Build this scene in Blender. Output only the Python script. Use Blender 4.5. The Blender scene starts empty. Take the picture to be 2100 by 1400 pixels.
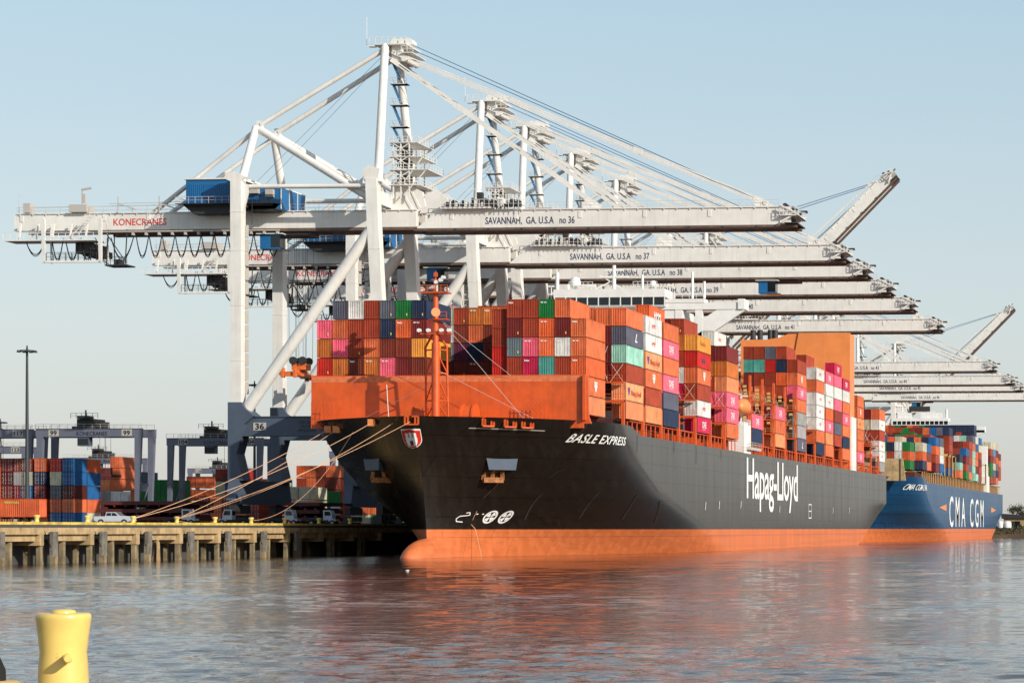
import bpy, math, random
from mathutils import Vector, Matrix
random.seed(7)
sc = bpy.context.scene
COL = sc.collection
R = math.radians
# ---------------------------------------------------------------- measuring helper: photo measure -> world place on a known depth
F_, PX0, HY, HC = 5000., 2056., 1083., 4.5
TH = math.atan(424/5000.)
cT, sT = math.cos(TH), math.sin(TH)
def at(px, py, Y):
    t = (px-PX0)/F_; X = Y*(t*cT-sT)/(cT+t*sT); d = Y*cT-X*sT
    return Vector((X, Y, HC+(HY-py)*d/F_))
def atx(px, Y): return at(px, HY, Y).x
# ---------------------------------------------------------------- colour and materials
def lin(c):
    return tuple(((v/255.)/12.92 if v/255. <= .04045 else ((v/255.+.055)/1.055)**2.4) for v in c)
MATS = {}
def nmat(name):
    m = bpy.data.materials.new(name); m.use_nodes = True
    nt = m.node_tree; b = nt.nodes['Principled BSDF']
    MATS[name] = m
    return m, nt, b
def paint(name, rgb, rough=.5, var=.18, scale=.6, streak=0., metal=0., spec=.5, bump=0., dark=.55, emit=None):
    """painted steel / concrete: base colour broken up by noise and vertical streaks"""
    m, nt, b = nmat(name); N = nt.nodes; L = nt.links
    tc = N.new('ShaderNodeTexCoord')
    nz = N.new('ShaderNodeTexNoise'); nz.inputs['Scale'].default_value = scale; nz.inputs['Detail'].default_value = 6
    nz.inputs['Roughness'].default_value = .62
    L.new(tc.outputs['Object'], nz.inputs['Vector'])
    mp = N.new('ShaderNodeMapRange'); mp.inputs[1].default_value = .35; mp.inputs[2].default_value = .7
    mp.inputs[3].default_value = 0; mp.inputs[4].default_value = 1
    L.new(nz.outputs['Fac'], mp.inputs['Value'])
    mx = N.new('ShaderNodeMix'); mx.data_type = 'RGBA'
    c = lin(rgb)
    mx.inputs['A'].default_value = (*c, 1)
    mx.inputs['B'].default_value = (*[v*(1-var*1.6)+.012*var for v in c], 1)
    L.new(mp.outputs[0], mx.inputs['Factor'])
    out = mx.outputs['Result']
    if streak > 0:
        mapn = N.new('ShaderNodeMapping'); mapn.inputs['Scale'].default_value = (2.2, 2.2, .09)
        L.new(tc.outputs['Object'], mapn.inputs['Vector'])
        n2 = N.new('ShaderNodeTexNoise'); n2.inputs['Scale'].default_value = 1.0; n2.inputs['Detail'].default_value = 5
        L.new(mapn.outputs[0], n2.inputs['Vector'])
        m2 = N.new('ShaderNodeMapRange'); m2.inputs[1].default_value = .52; m2.inputs[2].default_value = .75
        m2.inputs[3].default_value = 0; m2.inputs[4].default_value = streak
        L.new(n2.outputs['Fac'], m2.inputs['Value'])
        mx2 = N.new('ShaderNodeMix'); mx2.data_type = 'RGBA'
        L.new(out, mx2.inputs['A']); mx2.inputs['B'].default_value = (*[v*dark*.8 for v in (c[0], c[1]*.8, c[2]*.65)], 1)
        L.new(m2.outputs[0], mx2.inputs['Factor']); out = mx2.outputs['Result']
    L.new(out, b.inputs['Base Color'])
    b.inputs['Roughness'].default_value = rough; b.inputs['Metallic'].default_value = metal
    b.inputs['Specular IOR Level'].default_value = spec
    if bump > 0:
        bp = N.new('ShaderNodeBump'); bp.inputs['Strength'].default_value = bump; bp.inputs['Distance'].default_value = .05
        nb = N.new('ShaderNodeTexNoise'); nb.inputs['Scale'].default_value = scale*6; nb.inputs['Detail'].default_value = 4
        L.new(tc.outputs['Object'], nb.inputs['Vector']); L.new(nb.outputs['Fac'], bp.inputs['Height']); L.new(bp.outputs[0], b.inputs['Normal'])
    return m
def plain(name, rgb, rough=.5, metal=0., spec=.5, trans=0.):
    m, nt, b = nmat(name)
    b.inputs['Base Color'].default_value = (*lin(rgb), 1); b.inputs['Roughness'].default_value = rough
    b.inputs['Metallic'].default_value = metal; b.inputs['Specular IOR Level'].default_value = spec
    return m
def boxmat(name, face_attr=False):
    """container paint: colour from the object (or from a face attribute), worn and streaked"""
    m, nt, b = nmat(name); N = nt.nodes; L = nt.links
    tc = N.new('ShaderNodeTexCoord'); oi = N.new('ShaderNodeObjectInfo')
    if face_attr:
        at_ = N.new('ShaderNodeAttribute'); at_.attribute_name = 'paint_colour'; src = at_.outputs['Color']
    else: src = oi.outputs['Color']
    add = N.new('ShaderNodeVectorMath'); add.operation = 'ADD'
    sc_ = N.new('ShaderNodeVectorMath'); sc_.operation = 'SCALE'; sc_.inputs['Scale'].default_value = 57.
    cmb = N.new('ShaderNodeCombineXYZ')
    for i in range(3): L.new(oi.outputs['Random'], cmb.inputs[i])
    L.new(cmb.outputs[0], sc_.inputs[0]); L.new(tc.outputs['Object'], add.inputs[0]); L.new(sc_.outputs[0], add.inputs[1])
    nz = N.new('ShaderNodeTexNoise'); nz.inputs['Scale'].default_value = .45; nz.inputs['Detail'].default_value = 7; nz.inputs['Roughness'].default_value = .65
    L.new(add.outputs[0], nz.inputs['Vector'])
    mp = N.new('ShaderNodeMapRange'); mp.inputs[1].default_value = .3; mp.inputs[2].default_value = .72; mp.inputs[3].default_value = 1.1; mp.inputs[4].default_value = .64
    L.new(nz.outputs['Fac'], mp.inputs['Value'])
    mpg = N.new('ShaderNodeMapping'); mpg.inputs['Scale'].default_value = (1.6, 1.1, .14); L.new(add.outputs[0], mpg.inputs['Vector'])
    n2 = N.new('ShaderNodeTexNoise'); n2.inputs['Scale'].default_value = 1.6; n2.inputs['Detail'].default_value = 4; L.new(mpg.outputs[0], n2.inputs['Vector'])
    m2 = N.new('ShaderNodeMapRange'); m2.inputs[1].default_value = .56; m2.inputs[2].default_value = .74; m2.inputs[3].default_value = 0; m2.inputs[4].default_value = .6
    L.new(n2.outputs['Fac'], m2.inputs['Value'])
    vm = N.new('ShaderNodeVectorMath'); vm.operation = 'SCALE'; L.new(src, vm.inputs[0]); L.new(mp.outputs[0], vm.inputs['Scale'])
    mx = N.new('ShaderNodeMix'); mx.data_type = 'RGBA'; L.new(vm.outputs[0], mx.inputs['A']); mx.inputs['B'].default_value = (.10, .045, .025, 1)
    L.new(m2.outputs[0], mx.inputs['Factor'])
    L.new(mx.outputs['Result'], b.inputs['Base Color'])
    b.inputs['Roughness'].default_value = .55; b.inputs['Specular IOR Level'].default_value = .35
    return m
PAL = dict(rust=(160,62,38), brown=(128,52,36), maroon=(116,36,34), orange=(210,106,64), tan=(216,134,88), red=(190,38,28),
 ochre=(194,108,48), yellow=(222,150,62), pink=(228,98,120), magenta=(190,30,72), slate=(92,94,108), navy=(32,48,76), green=(22,112,52),
 teal=(84,160,148), mint=(150,202,182), white=(214,212,206), cream=(198,190,164), blue=(24,92,148), peach=(226,150,104), steel=(110,124,130),
 grey=(150,148,146), plum=(96,34,62), darkred=(84,24,20), lightblue=(70,150,200), vermilion=(214,96,50))
CN = dict(rust='rust red', brown='brown', maroon='maroon', orange='orange', tan='light orange', red='bright red', ochre='ochre', yellow='yellow ochre',
 pink='pink', magenta='magenta', slate='slate grey', navy='navy', green='green', teal='teal', mint='pale mint', white='white', cream='cream',
 blue='blue', peach='peach', steel='steel grey', grey='light grey', plum='plum', darkred='dark red', lightblue='light blue', vermilion='vermilion')
boxmat('container_paint'); boxmat('container_paint_far', True)
paint('crane_white', (222,219,212), .42, .10, .25, .22, dark=.62)
paint('crane_bluegrey', (74,86,102), .5, .12, .3, .12)
paint('crane_dark', (48,46,46), .6, .2, 1.)
paint('rope_blue', (60,110,150), .6, .1)
paint('house_blue', (20,98,152), .45, .12, .4, .1)
plain('glass_dark', (16,24,28), .12, 0, .6)
paint('rail_shade_brown', (104,84,72), .7, .3, .8)  # dark brown paints in the shade under girder and boom
plain('rail_steel', (176,170,162), .5)
plain('cable_black', (16,16,17), .6)
plain('red_letter', (205,44,30), .5)
plain('navy_letter', (44,56,84), .5)
paint('scuff_grey', (58,50,44), .6, .5, 1.5)
paint('rust_run', (74,42,28), .7, .5, 1.5)
plain('white_letter', (232,232,228), .45)
plain('black_letter', (18,18,20), .5)
plain('purple_letter', (70,60,130), .5)
plain('orange_letter', (190,80,24), .5)
paint('ship_orange', (212,88,30), .42, .18, .5, .34, dark=.7)
paint('ship_orange_worn', (222,120,74), .6, .25, 1.5, .3)
paint('ship_white', (226,226,222), .4, .08, .4, .08, dark=.7)
paint('pale_orange', (228,138,76), .45, .10, .25, .15, dark=.75)
paint('anchor_rust', (176,112,60), .8, .5, 2.5)
plain('black_rubber', (18,18,18), .85)
paint('yellow_paint', (228,196,108), .3, .18, 1.6, 0)
paint('yellow_kerb', (226,196,90), .6, .35, .7, .2)
paint('concrete', (188,160,116), .85, .35, .5, .6, bump=.4)
paint('concrete_grey', (122,116,106), .9, .4, .9, .4, bump=.4)
paint('pile_stain', (150,134,102), .85, .45, .6, .5)
paint('asphalt', (74,72,70), .9, .25, .25)
paint('rope', (226,176,134), .8, .2, 4.)
paint('car_white', (190,196,204), .25, .03, .5, spec=.6)
paint('spreader_orange', (222,110,50), .5, .2, 1.)
paint('hatch_brown', (86,30,24), .7, .3, .5, .2)
paint('pole_dark', (54,58,62), .6, .1)
paint('sand_yellow', (206,168,100), .6, .15, .6)
paint('mud_bank', (92,70,44), .95, .5, .05, bump=.4)
paint('foliage', (72,74,38), .9, .5, .4)
paint('trunk_bark', (70,54,40), .9, .3, .6)
paint('rtg_grey', (104,108,122), .5, .12, .3, .1)
def chips(name, thr, rgb, scale):
    m = MATS[name]; N = m.node_tree.nodes; L = m.node_tree.links; b = N['Principled BSDF']; src = b.inputs['Base Color'].links[0].from_socket
    tc = N.new('ShaderNodeTexCoord'); nz = N.new('ShaderNodeTexNoise'); nz.inputs['Scale'].default_value = scale; nz.inputs['Detail'].default_value = 8; nz.inputs['Roughness'].default_value = .7
    L.new(tc.outputs['Object'], nz.inputs['Vector']); mp = N.new('ShaderNodeMapRange'); mp.inputs[1].default_value = thr; mp.inputs[2].default_value = thr+.03; L.new(nz.outputs['Fac'], mp.inputs['Value'])
    mx = N.new('ShaderNodeMix'); mx.data_type = 'RGBA'; L.new(src, mx.inputs['A']); mx.inputs['B'].default_value = (*lin(rgb), 1); L.new(mp.outputs[0], mx.inputs['Factor']); L.new(mx.outputs['Result'], b.inputs['Base Color'])
chips('yellow_paint', .66, (120,78,36), 9.); chips('crane_white', .70, (120,92,66), .9); chips('ship_orange', .69, (120,40,20), 1.1)
def M(n): return MATS[n]
# hull paint: black/blue topsides with plate seams and dirt, glossy
def hullmat(name, rgb, rough, seam=1., fade=.25, dirt=.75):
    m, nt, b = nmat(name); N = nt.nodes; L = nt.links
    tc = N.new('ShaderNodeTexCoord'); c = lin(rgb)
    sep = N.new('ShaderNodeSeparateXYZ'); L.new(tc.outputs['Object'], sep.inputs[0])
    cmb = N.new('ShaderNodeCombineXYZ'); L.new(sep.outputs['Y'], cmb.inputs[0]); L.new(sep.outputs['Z'], cmb.inputs[1])
    br = N.new('ShaderNodeTexBrick'); br.inputs['Scale'].default_value = 1.; br.inputs['Brick Width'].default_value = 11.; br.inputs['Row Height'].default_value = 3.1
    br.inputs['Mortar Size'].default_value = .075; br.offset = .5; br.inputs['Mortar Smooth'].default_value = .3
    br.inputs['Color1'].default_value = (1, 1, 1, 1); br.inputs['Color2'].default_value = (.90, .90, .90, 1); br.inputs['Mortar'].default_value = (.4, .38, .36, 1)
    L.new(cmb.outputs[0], br.inputs['Vector'])
    mapn = N.new('ShaderNodeMapping'); mapn.inputs['Scale'].default_value = (1, .35, .03); L.new(tc.outputs['Object'], mapn.inputs['Vector'])
    n2 = N.new('ShaderNodeTexNoise'); n2.inputs['Scale'].default_value = 1.2; n2.inputs['Detail'].default_value = 7; L.new(mapn.outputs[0], n2.inputs['Vector'])
    m2 = N.new('ShaderNodeMapRange'); m2.inputs[1].default_value = .42; m2.inputs[2].default_value = .78; m2.inputs[3].default_value = 0; m2.inputs[4].default_value = fade
    L.new(n2.outputs['Fac'], m2.inputs['Value'])
    mapw = N.new('ShaderNodeMapping'); mapw.inputs['Scale'].default_value = (1, .012, .9); L.new(tc.outputs['Object'], mapw.inputs['Vector'])
    n3 = N.new('ShaderNodeTexNoise'); n3.inputs['Scale'].default_value = 1.5; n3.inputs['Detail'].default_value = 5; L.new(mapw.outputs[0], n3.inputs['Vector'])
    mul = N.new('ShaderNodeMath'); mul.operation = 'MULTIPLY'
    zr = N.new('ShaderNodeMapRange'); zr.inputs[1].default_value = 10.; zr.inputs[2].default_value = 4.; zr.inputs[3].default_value = 0; zr.inputs[4].default_value = dirt
    L.new(sep.outputs['Z'], zr.inputs['Value']); L.new(zr.outputs[0], mul.inputs[0])
    m3 = N.new('ShaderNodeMapRange'); m3.inputs[1].default_value = .48; m3.inputs[2].default_value = .62; L.new(n3.outputs['Fac'], m3.inputs['Value']); L.new(m3.outputs[0], mul.inputs[1])
    mxa = N.new('ShaderNodeMix'); mxa.data_type = 'RGBA'; mxa.inputs['A'].default_value = (*c, 1); mxa.inputs['B'].default_value = (*[v*1.7+.02 for v in c], 1)
    L.new(m2.outputs[0], mxa.inputs['Factor'])
    mxb = N.new('ShaderNodeMix'); mxb.data_type = 'RGBA'; L.new(mxa.outputs['Result'], mxb.inputs['A']); mxb.inputs['B'].default_value = (*[v*.35 for v in c], 1)
    L.new(mul.outputs[0], mxb.inputs['Factor'])
    mm = N.new('ShaderNodeMix'); mm.data_type = 'RGBA'; mm.blend_type = 'MULTIPLY'; mm.inputs['Factor'].default_value = seam
    L.new(mxb.outputs['Result'], mm.inputs['A']); L.new(br.outputs['Color'], mm.inputs['B'])
    L.new(mm.outputs['Result'], b.inputs['Base Color'])
    b.inputs['Roughness'].default_value = rough; b.inputs['Specular IOR Level'].default_value = .5
    bp = N.new('ShaderNodeBump'); bp.inputs['Strength'].default_value = .25; bp.inputs['Distance'].default_value = .04
    nb = N.new('ShaderNodeTexNoise'); nb.inputs['Scale'].default_value = .35; nb.inputs['Detail'].default_value = 3; L.new(tc.outputs['Object'], nb.inputs['Vector'])
    L.new(nb.outputs['Fac'], bp.inputs['Height'])
    bp2 = N.new('ShaderNodeBump'); bp2.inputs['Strength'].default_value = .5; bp2.inputs['Distance'].default_value = .02; L.new(br.outputs['Color'], bp2.inputs['Height']); L.new(bp.outputs[0], bp2.inputs['Normal']); L.new(bp2.outputs[0], b.inputs['Normal'])
    rr2 = N.new('ShaderNodeMapRange'); rr2.inputs[1].default_value = .35; rr2.inputs[2].default_value = .75; rr2.inputs[3].default_value = rough; rr2.inputs[4].default_value = rough+.08; L.new(n2.outputs['Fac'], rr2.inputs['Value']); L.new(rr2.outputs[0], b.inputs['Roughness'])
    return m
hullmat('hull_black', (29,23,18), .2)
MATS['hull_black'].node_tree.nodes['Principled BSDF'].inputs['Specular Tint'].default_value = (1., .9, .78, 1)
MATS['hull_black'].node_tree.nodes['Principled BSDF'].inputs['Specular IOR Level'].default_value = .85
hullmat('hull_blue', (16,70,108), .3)
hullmat('boot_orange', (196,104,56), .5, seam=.5, fade=.35, dirt=.16)
# ---------------------------------------------------------------- mesh builder
class MB:
    def __init__(s): s.v = []; s.f = []; s.mi = []; s.sm = []
    def add(s, vs, fs, mi=0, smooth=False):
        o = len(s.v); s.v += [tuple(v) for v in vs]
        for f in fs: s.f.append([o+i for i in f]); s.mi.append(mi); s.sm.append(smooth)
        return s
    def box(s, x0, x1, y0, y1, z0, z1, mi=0):
        vs = [(x, y, z) for z in (z0, z1) for y in (y0, y1) for x in (x0, x1)]
        return s.add(vs, [(0,2,3,1), (4,5,7,6), (0,1,5,4), (2,6,7,3), (0,4,6,2), (1,3,7,5)], mi)
    def frame(s, p, q):
        p = Vector(p); q = Vector(q); d = (q-p).normalized()
        up = Vector((0,0,1)) if abs(d.z) < .95 else Vector((0,1,0))
        a = d.cross(up).normalized(); b = a.cross(d).normalized()
        return p, q, a, b
    def bar(s, p, q, w, h=None, mi=0):
        h = h or w; p, q, a, b = s.frame(p, q); vs = []
        for c in (p, q):
            for i, j in ((-1,-1), (1,-1), (1,1), (-1,1)): vs.append(c+a*(i*w/2)+b*(j*h/2))
        return s.add(vs, [(0,1,2,3), (7,6,5,4), (0,4,5,1), (1,5,6,2), (2,6,7,3), (3,7,4,0)], mi)
    def tube(s, p, q, r, n=12, r2=None, mi=0, cap=True):
        r2 = r if r2 is None else r2; p, q, a, b = s.frame(p, q); vs = []
        for c, rr in ((p, r), (q, r2)):
            for i in range(n):
                t = 2*math.pi*i/n; vs.append(c+a*(math.cos(t)*rr)+b*(math.sin(t)*rr))
        s.add(vs, [(i, (i+1) % n, n+(i+1) % n, n+i) for i in range(n)], mi, True)
        if cap: s.add(vs, [tuple(range(n))[::-1], tuple(range(n, 2*n))], mi)
        return s
    def path(s, pts, r, n=6, mi=0):
        pts = [Vector(p) for p in pts]; vs = []; m = len(pts)
        for k, p in enumerate(pts):
            d = (pts[min(k+1, m-1)]-pts[max(k-1, 0)]).normalized()
            up = Vector((0,0,1)) if abs(d.z) < .9 else Vector((0,1,0))
            a = d.cross(up).normalized(); b = a.cross(d).normalized()
            for i in range(n):
                t = 2*math.pi*i/n; vs.append(p+a*(math.cos(t)*r)+b*(math.sin(t)*r))
        fs = [(k*n+i, k*n+(i+1) % n, (k+1)*n+(i+1) % n, (k+1)*n+i) for k in range(m-1) for i in range(n)]
        return s.add(vs, fs, mi, True)
    def prism(s, pts, axis, a0, a1, mi=0):
        """polygon pts in the plane across axis, swept a0..a1.  axis y: pts=(x,z); axis x: pts=(y,z); axis z: pts=(x,y)"""
        def mk(p, a): return (p[0], a, p[1]) if axis == 'y' else (a, p[0], p[1]) if axis == 'x' else (p[0], p[1], a)
        n = len(pts); vs = [mk(p, a0) for p in pts]+[mk(p, a1) for p in pts]
        return s.add(vs, [tuple(range(n))[::-1], tuple(range(n, 2*n))]+[(i, (i+1) % n, n+(i+1) % n, n+i) for i in range(n)], mi)
    def lathe(s, prof, c=(0,0,0), n=24, mi=0):
        vs = []; m = len(prof)
        for r, z in prof:
            for i in range(n):
                t = 2*math.pi*i/n; vs.append((c[0]+r*math.cos(t), c[1]+r*math.sin(t), c[2]+z))
        fs = [(k*n+i, k*n+(i+1) % n, (k+1)*n+(i+1) % n, (k+1)*n+i) for k in range(m-1) for i in range(n)]
        s.add(vs, fs, mi, True)
        return s.add([vs[i] for i in range(n)]+vs[-n:], [tuple(range(n))[::-1], tuple(range(n, 2*n))], mi)
    def rail(s, p, q, h=1.1, step=2.4, r=.035, mi=0):
        p = Vector(p); q = Vector(q); L = (q-p).length; n = max(1, int(L/step)); U = Vector((0,0,h))
        s.bar(p+U, q+U, r*1.6, mi=mi); s.bar(p+U*.5, q+U*.5, r*1.2, mi=mi)
        for i in range(n+1):
            c = p+(q-p)*(i/n); s.bar(c, c+U, r*1.6, mi=mi)
        return s
    def build(s, name, mats, parent=None, world=False, smooth_all=False):
        me = bpy.data.meshes.new(name)
        off = Vector((0,0,0))
        if world and parent is not None:
            p = parent
            while p is not None: off += p.location; p = p.parent
        me.from_pydata([(v[0]-off.x, v[1]-off.y, v[2]-off.z) for v in s.v], [], s.f)
        if not isinstance(mats, (list, tuple)): mats = [mats]
        for m in mats: me.materials.append(M(m) if isinstance(m, str) else m)
        me.polygons.foreach_set('material_index', s.mi)
        me.polygons.foreach_set('use_smooth', [True]*len(s.f) if smooth_all else s.sm)
        me.update()
        o = bpy.data.objects.new(name, me); COL.objects.link(o); o.parent = parent
        return o
def tag(o, label=None, cat=None, group=None, kind=None):
    if label: o['label'] = label
    if cat: o['category'] = cat
    if group: o['group'] = group
    if kind: o['kind'] = kind
    return o
def thing(name, label, cat, loc=(0,0,0), group=None, rz=0):
    o = bpy.data.objects.new(name, None); COL.objects.link(o); o.location = loc; o.rotation_euler = (0,0,rz)
    o.empty_display_size = .5
    return tag(o, label, cat, group)
KIDS = {}
def kids(o): return [c for c in o.children]
def copy_tree(o, parent=None):
    c = o.copy(); COL.objects.link(c); c.parent = parent
    for ch in list(o.children): copy_tree(ch, c)
    return c
FONTS = {}
def text_mesh(s, size=1., shear=0., bold=0., space=1., align='LEFT', res=3):
    cu = bpy.data.curves.new('lettering', 'FONT'); cu.body = s; cu.size = size; cu.shear = shear; cu.offset = bold; cu.resolution_u = res; cu.space_character = space; cu.align_x = align
    o = bpy.data.objects.new('lettering', cu); COL.objects.link(o)
    dg = bpy.context.evaluated_depsgraph_get(); me = bpy.data.meshes.new_from_object(o.evaluated_get(dg))
    vs = [v.co.copy() for v in me.vertices]; fs = [tuple(p.vertices) for p in me.polygons]
    bpy.data.objects.remove(o); bpy.data.curves.remove(cu); bpy.data.meshes.remove(me)
    return vs, fs
def txt(name, s, mat, parent, loc, rot=(R(90),0,0), size=1., sx=1., shear=0., bold=0., align='LEFT', space=1.):
    key = (s, mat, size, shear, bold, align, space)
    if key not in FONTS:
        vs, fs = text_mesh(s, size, shear, bold, space, align)
        me = bpy.data.meshes.new('lettering'); me.from_pydata([(v.x, v.y, .004) for v in vs], [], fs); me.materials.append(M(mat)); FONTS[key] = me
    o = bpy.data.objects.new(name, FONTS[key]); COL.objects.link(o); o.parent = parent; o.location = loc; o.rotation_euler = rot; o.scale = (sx, 1, 1)
    return o
FACE_Y = (R(90), 0, 0)              # reads along +X, seen from -Y
FACE_X = (R(90), 0, R(90))          # reads along +Y, seen from +X
# ---------------------------------------------------------------- camera, sun, sky
cam = bpy.data.cameras.new('camera'); co = bpy.data.objects.new('camera', cam); COL.objects.link(co)
co.location = (0, 0, HC); co.rotation_euler = (R(90), 0, TH)
cam.sensor_width = 36; cam.lens = F_/2100*36; cam.shift_x = (1050-PX0)/2100; cam.shift_y = (HY-700)/2100
cam.clip_start = .5; cam.clip_end = 20000
sc.camera = co
AZ, EL = R(58), R(23.2)             # sun: AZ measured from -Y toward +X
sv = Vector((math.sin(AZ)*math.cos(EL), -math.cos(AZ)*math.cos(EL), math.sin(EL)))
sl = bpy.data.lights.new('sun', 'SUN'); sl.energy = 4.7; sl.angle = R(.5); sl.color = (1., .93, .83)
so = bpy.data.objects.new('sun', sl); COL.objects.link(so); so.rotation_euler = (-sv).to_track_quat('-Z', 'Y').to_euler(); so.location = (100, 0, 200)
w = bpy.data.worlds.new('World'); sc.world = w; w.use_nodes = True
nt = w.node_tree; bg = nt.nodes['Background']
sky = nt.nodes.new('ShaderNodeTexSky'); sky.sky_type = 'NISHITA'; sky.sun_disc = False
sky.sun_elevation = EL; sky.sun_rotation = math.atan2(sv.x, sv.y)
sky.altitude = 0; sky.air_density = 1.0; sky.dust_density = 1.2; sky.ozone_density = 1.3
hs = nt.nodes.new('ShaderNodeHueSaturation'); hs.inputs['Saturation'].default_value = .85
tcw = nt.nodes.new('ShaderNodeTexCoord'); sepw = nt.nodes.new('ShaderNodeSeparateXYZ'); nt.links.new(tcw.outputs['Generated'], sepw.inputs[0])
def ramp(lo, hi, a, b_):
    r_ = nt.nodes.new('ShaderNodeMapRange'); r_.inputs[1].default_value = lo; r_.inputs[2].default_value = hi; r_.inputs[3].default_value = a; r_.inputs[4].default_value = b_
    nt.links.new(sepw.outputs['Z'], r_.inputs['Value']); return r_.outputs[0]
# low river mist: pale and slightly warm at the horizon, pale cyan above, thinning out higher up
mist0 = nt.nodes.new('ShaderNodeMix'); mist0.data_type = 'RGBA'; mist0.inputs['A'].default_value = (4.0, 3.85, 3.72, 1); mist0.inputs['B'].default_value = (3.95, 4.36, 4.42, 1)
nt.links.new(ramp(0, .09, 0, 1), mist0.inputs['Factor'])
mist = nt.nodes.new('ShaderNodeMix'); mist.data_type = 'RGBA'; nt.links.new(mist0.outputs['Result'], mist.inputs['A']); mist.inputs['B'].default_value = (2.85, 4.0, 4.6, 1)
nt.links.new(ramp(.08, .22, 0, 1), mist.inputs['Factor'])
pale = nt.nodes.new('ShaderNodeMix'); pale.data_type = 'RGBA'; mm_w = nt.nodes.new('ShaderNodeMath'); mm_w.operation = 'MULTIPLY'; nt.links.new(ramp(0, .2, .8, .72), mm_w.inputs[0]); nt.links.new(ramp(.22, .6, 1, 0), mm_w.inputs[1]); nt.links.new(mm_w.outputs[0], pale.inputs['Factor']); nt.links.new(mist.outputs['Result'], pale.inputs['B'])
nt.links.new(sky.outputs[0], hs.inputs['Color']); nt.links.new(hs.outputs[0], pale.inputs['A']); nt.links.new(pale.outputs['Result'], bg.inputs['Color'])
bg.inputs['Strength'].default_value = .15
sc.view_settings.view_transform = 'Standard'; sc.view_settings.look = 'None'; sc.view_settings.exposure = 0.1; sc.view_settings.gamma = 1
# ---------------------------------------------------------------- water and ground
m, nt, b = nmat('river_water'); N = nt.nodes; L = nt.links
geo = N.new('ShaderNodeNewGeometry')
b.inputs['Base Color'].default_value = (.07, .044, .034, 1); b.inputs['Roughness'].default_value = .02; b.inputs['IOR'].default_value = 1.33
def wnoise(scale, sxyz, det, rough=.55):
    mp = N.new('ShaderNodeMapping'); mp.inputs['Scale'].default_value = sxyz; L.new(geo.outputs['Position'], mp.inputs['Vector'])
    n = N.new('ShaderNodeTexNoise'); n.inputs['Scale'].default_value = scale; n.inputs['Detail'].default_value = det; n.inputs['Roughness'].default_value = rough
    L.new(mp.outputs[0], n.inputs['Vector']); return n.outputs['Fac']
n1 = wnoise(1.5, (.7, 1.0, 1), 4, .6)
b1 = N.new('ShaderNodeBump'); b1.inputs['Distance'].default_value = .09; b1.inputs['Strength'].default_value = .7; L.new(n1, b1.inputs['Height'])
L.new(b1.outputs[0], b.inputs['Normal'])
import numpy as np
def water_mesh():
    """one sheet: small real waves on a fan-shaped grid whose cells grow with distance, flat beyond"""
    r = np.random.RandomState(4); rows = [46.]
    while rows[-1] < 1250: rows.append(rows[-1]*1.0036)
    Yr = np.array(rows); T = np.linspace(-.74, .12, 400); X = Yr[:, None]*T[None, :]; Yg = np.repeat(Yr[:, None], len(T), 1)
    Z = np.zeros_like(X); cell = np.maximum(Yr*.0036, Yr*.86/400)[:, None]
    patch = .75+.35*np.sin(X*.021+Yg*.034+1.)*np.sin(X*.013-Yg*.047+.6)+.25*np.sin(Yg*.11+X*.008+2.*np.sin(X*.02))
    for i in range(64):
        lam = .7*(1.058**i)*r.uniform(.9, 1.1); th = r.normal(-.1, .5); kx, ky = math.sin(th)*2*math.pi/lam, math.cos(th)*2*math.pi/lam
        slope = .035 if lam < 2.2 else .014 if lam < 5 else .0037 if lam < 12 else .0018
        att = np.clip((lam/cell-2.5)/3, 0, 1); ph = r.uniform(0, 6.28)
        Z += att*slope*lam/(2*math.pi)*np.sin(kx*X+ky*Yg+ph+.8*np.sin(X*.05*r.uniform(.5, 1.5)+Yg*.07*r.uniform(.5, 1.5)))
    Z *= np.clip(patch, .12, 1.4); Z -= Z.max()*0
    fade = np.clip((1240-Yg)/200, 0, 1)*np.clip((Yg-46)/10, 0, 1)*np.clip((T+.74)/.03, 0, 1)[None, :]*np.clip((.12-T)/.03, 0, 1)[None, :]; Z *= fade
    nr, nc = X.shape; co_ = np.stack([X, Yg, Z], -1).reshape(-1, 3)
    outer = np.array([(-9000, -200, 0), (9000, -200, 0), (9000, 16000, 0), (-9000, 16000, 0)], float)
    base = nr*nc; co_ = np.concatenate([co_, outer])
    i, j = np.meshgrid(np.arange(nr-1), np.arange(nc-1), indexing='ij'); a_ = (i*nc+j).ravel(); quads = np.stack([a_, a_+1, a_+nc+1, a_+nc], -1)
    near = list(range(0, nc)); far_ = list(range((nr-1)*nc, nr*nc)); left = [k*nc for k in range(nr)]; right = [k*nc+nc-1 for k in range(nr)]
    polys = [[base, base+1]+near[::-1], [base+1, base+2]+right[::-1], [base+2, base+3]+far_, [base+3, base]+left]
    me = bpy.data.meshes.new('water'); me.vertices.add(len(co_)); me.vertices.foreach_set('co', co_.ravel())
    loops = list(quads.ravel())+sum(polys, []); starts = list(range(0, 4*len(quads), 4)); tot = [4]*len(quads); c_ = 4*len(quads)
    for p_ in polys: starts.append(c_); tot.append(len(p_)); c_ += len(p_)
    me.loops.add(len(loops)); me.loops.foreach_set('vertex_index', loops); me.polygons.add(len(starts)); me.polygons.foreach_set('loop_start', starts)
    me.polygons.foreach_set('loop_total', tot)
    me.polygons.foreach_set('use_smooth', [True]*len(quads)+[False]*4); me.update(calc_edges=True); me.materials.append(M('river_water'))
    o = bpy.data.objects.new('water', me); COL.objects.link(o); return o
tag(water_mesh(), kind='structure')
g = MB(); g.box(-6000, -150.5, 60, 9000, -3, 4.95); tag(g.build('ground', 'asphalt'), kind='structure')
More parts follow.
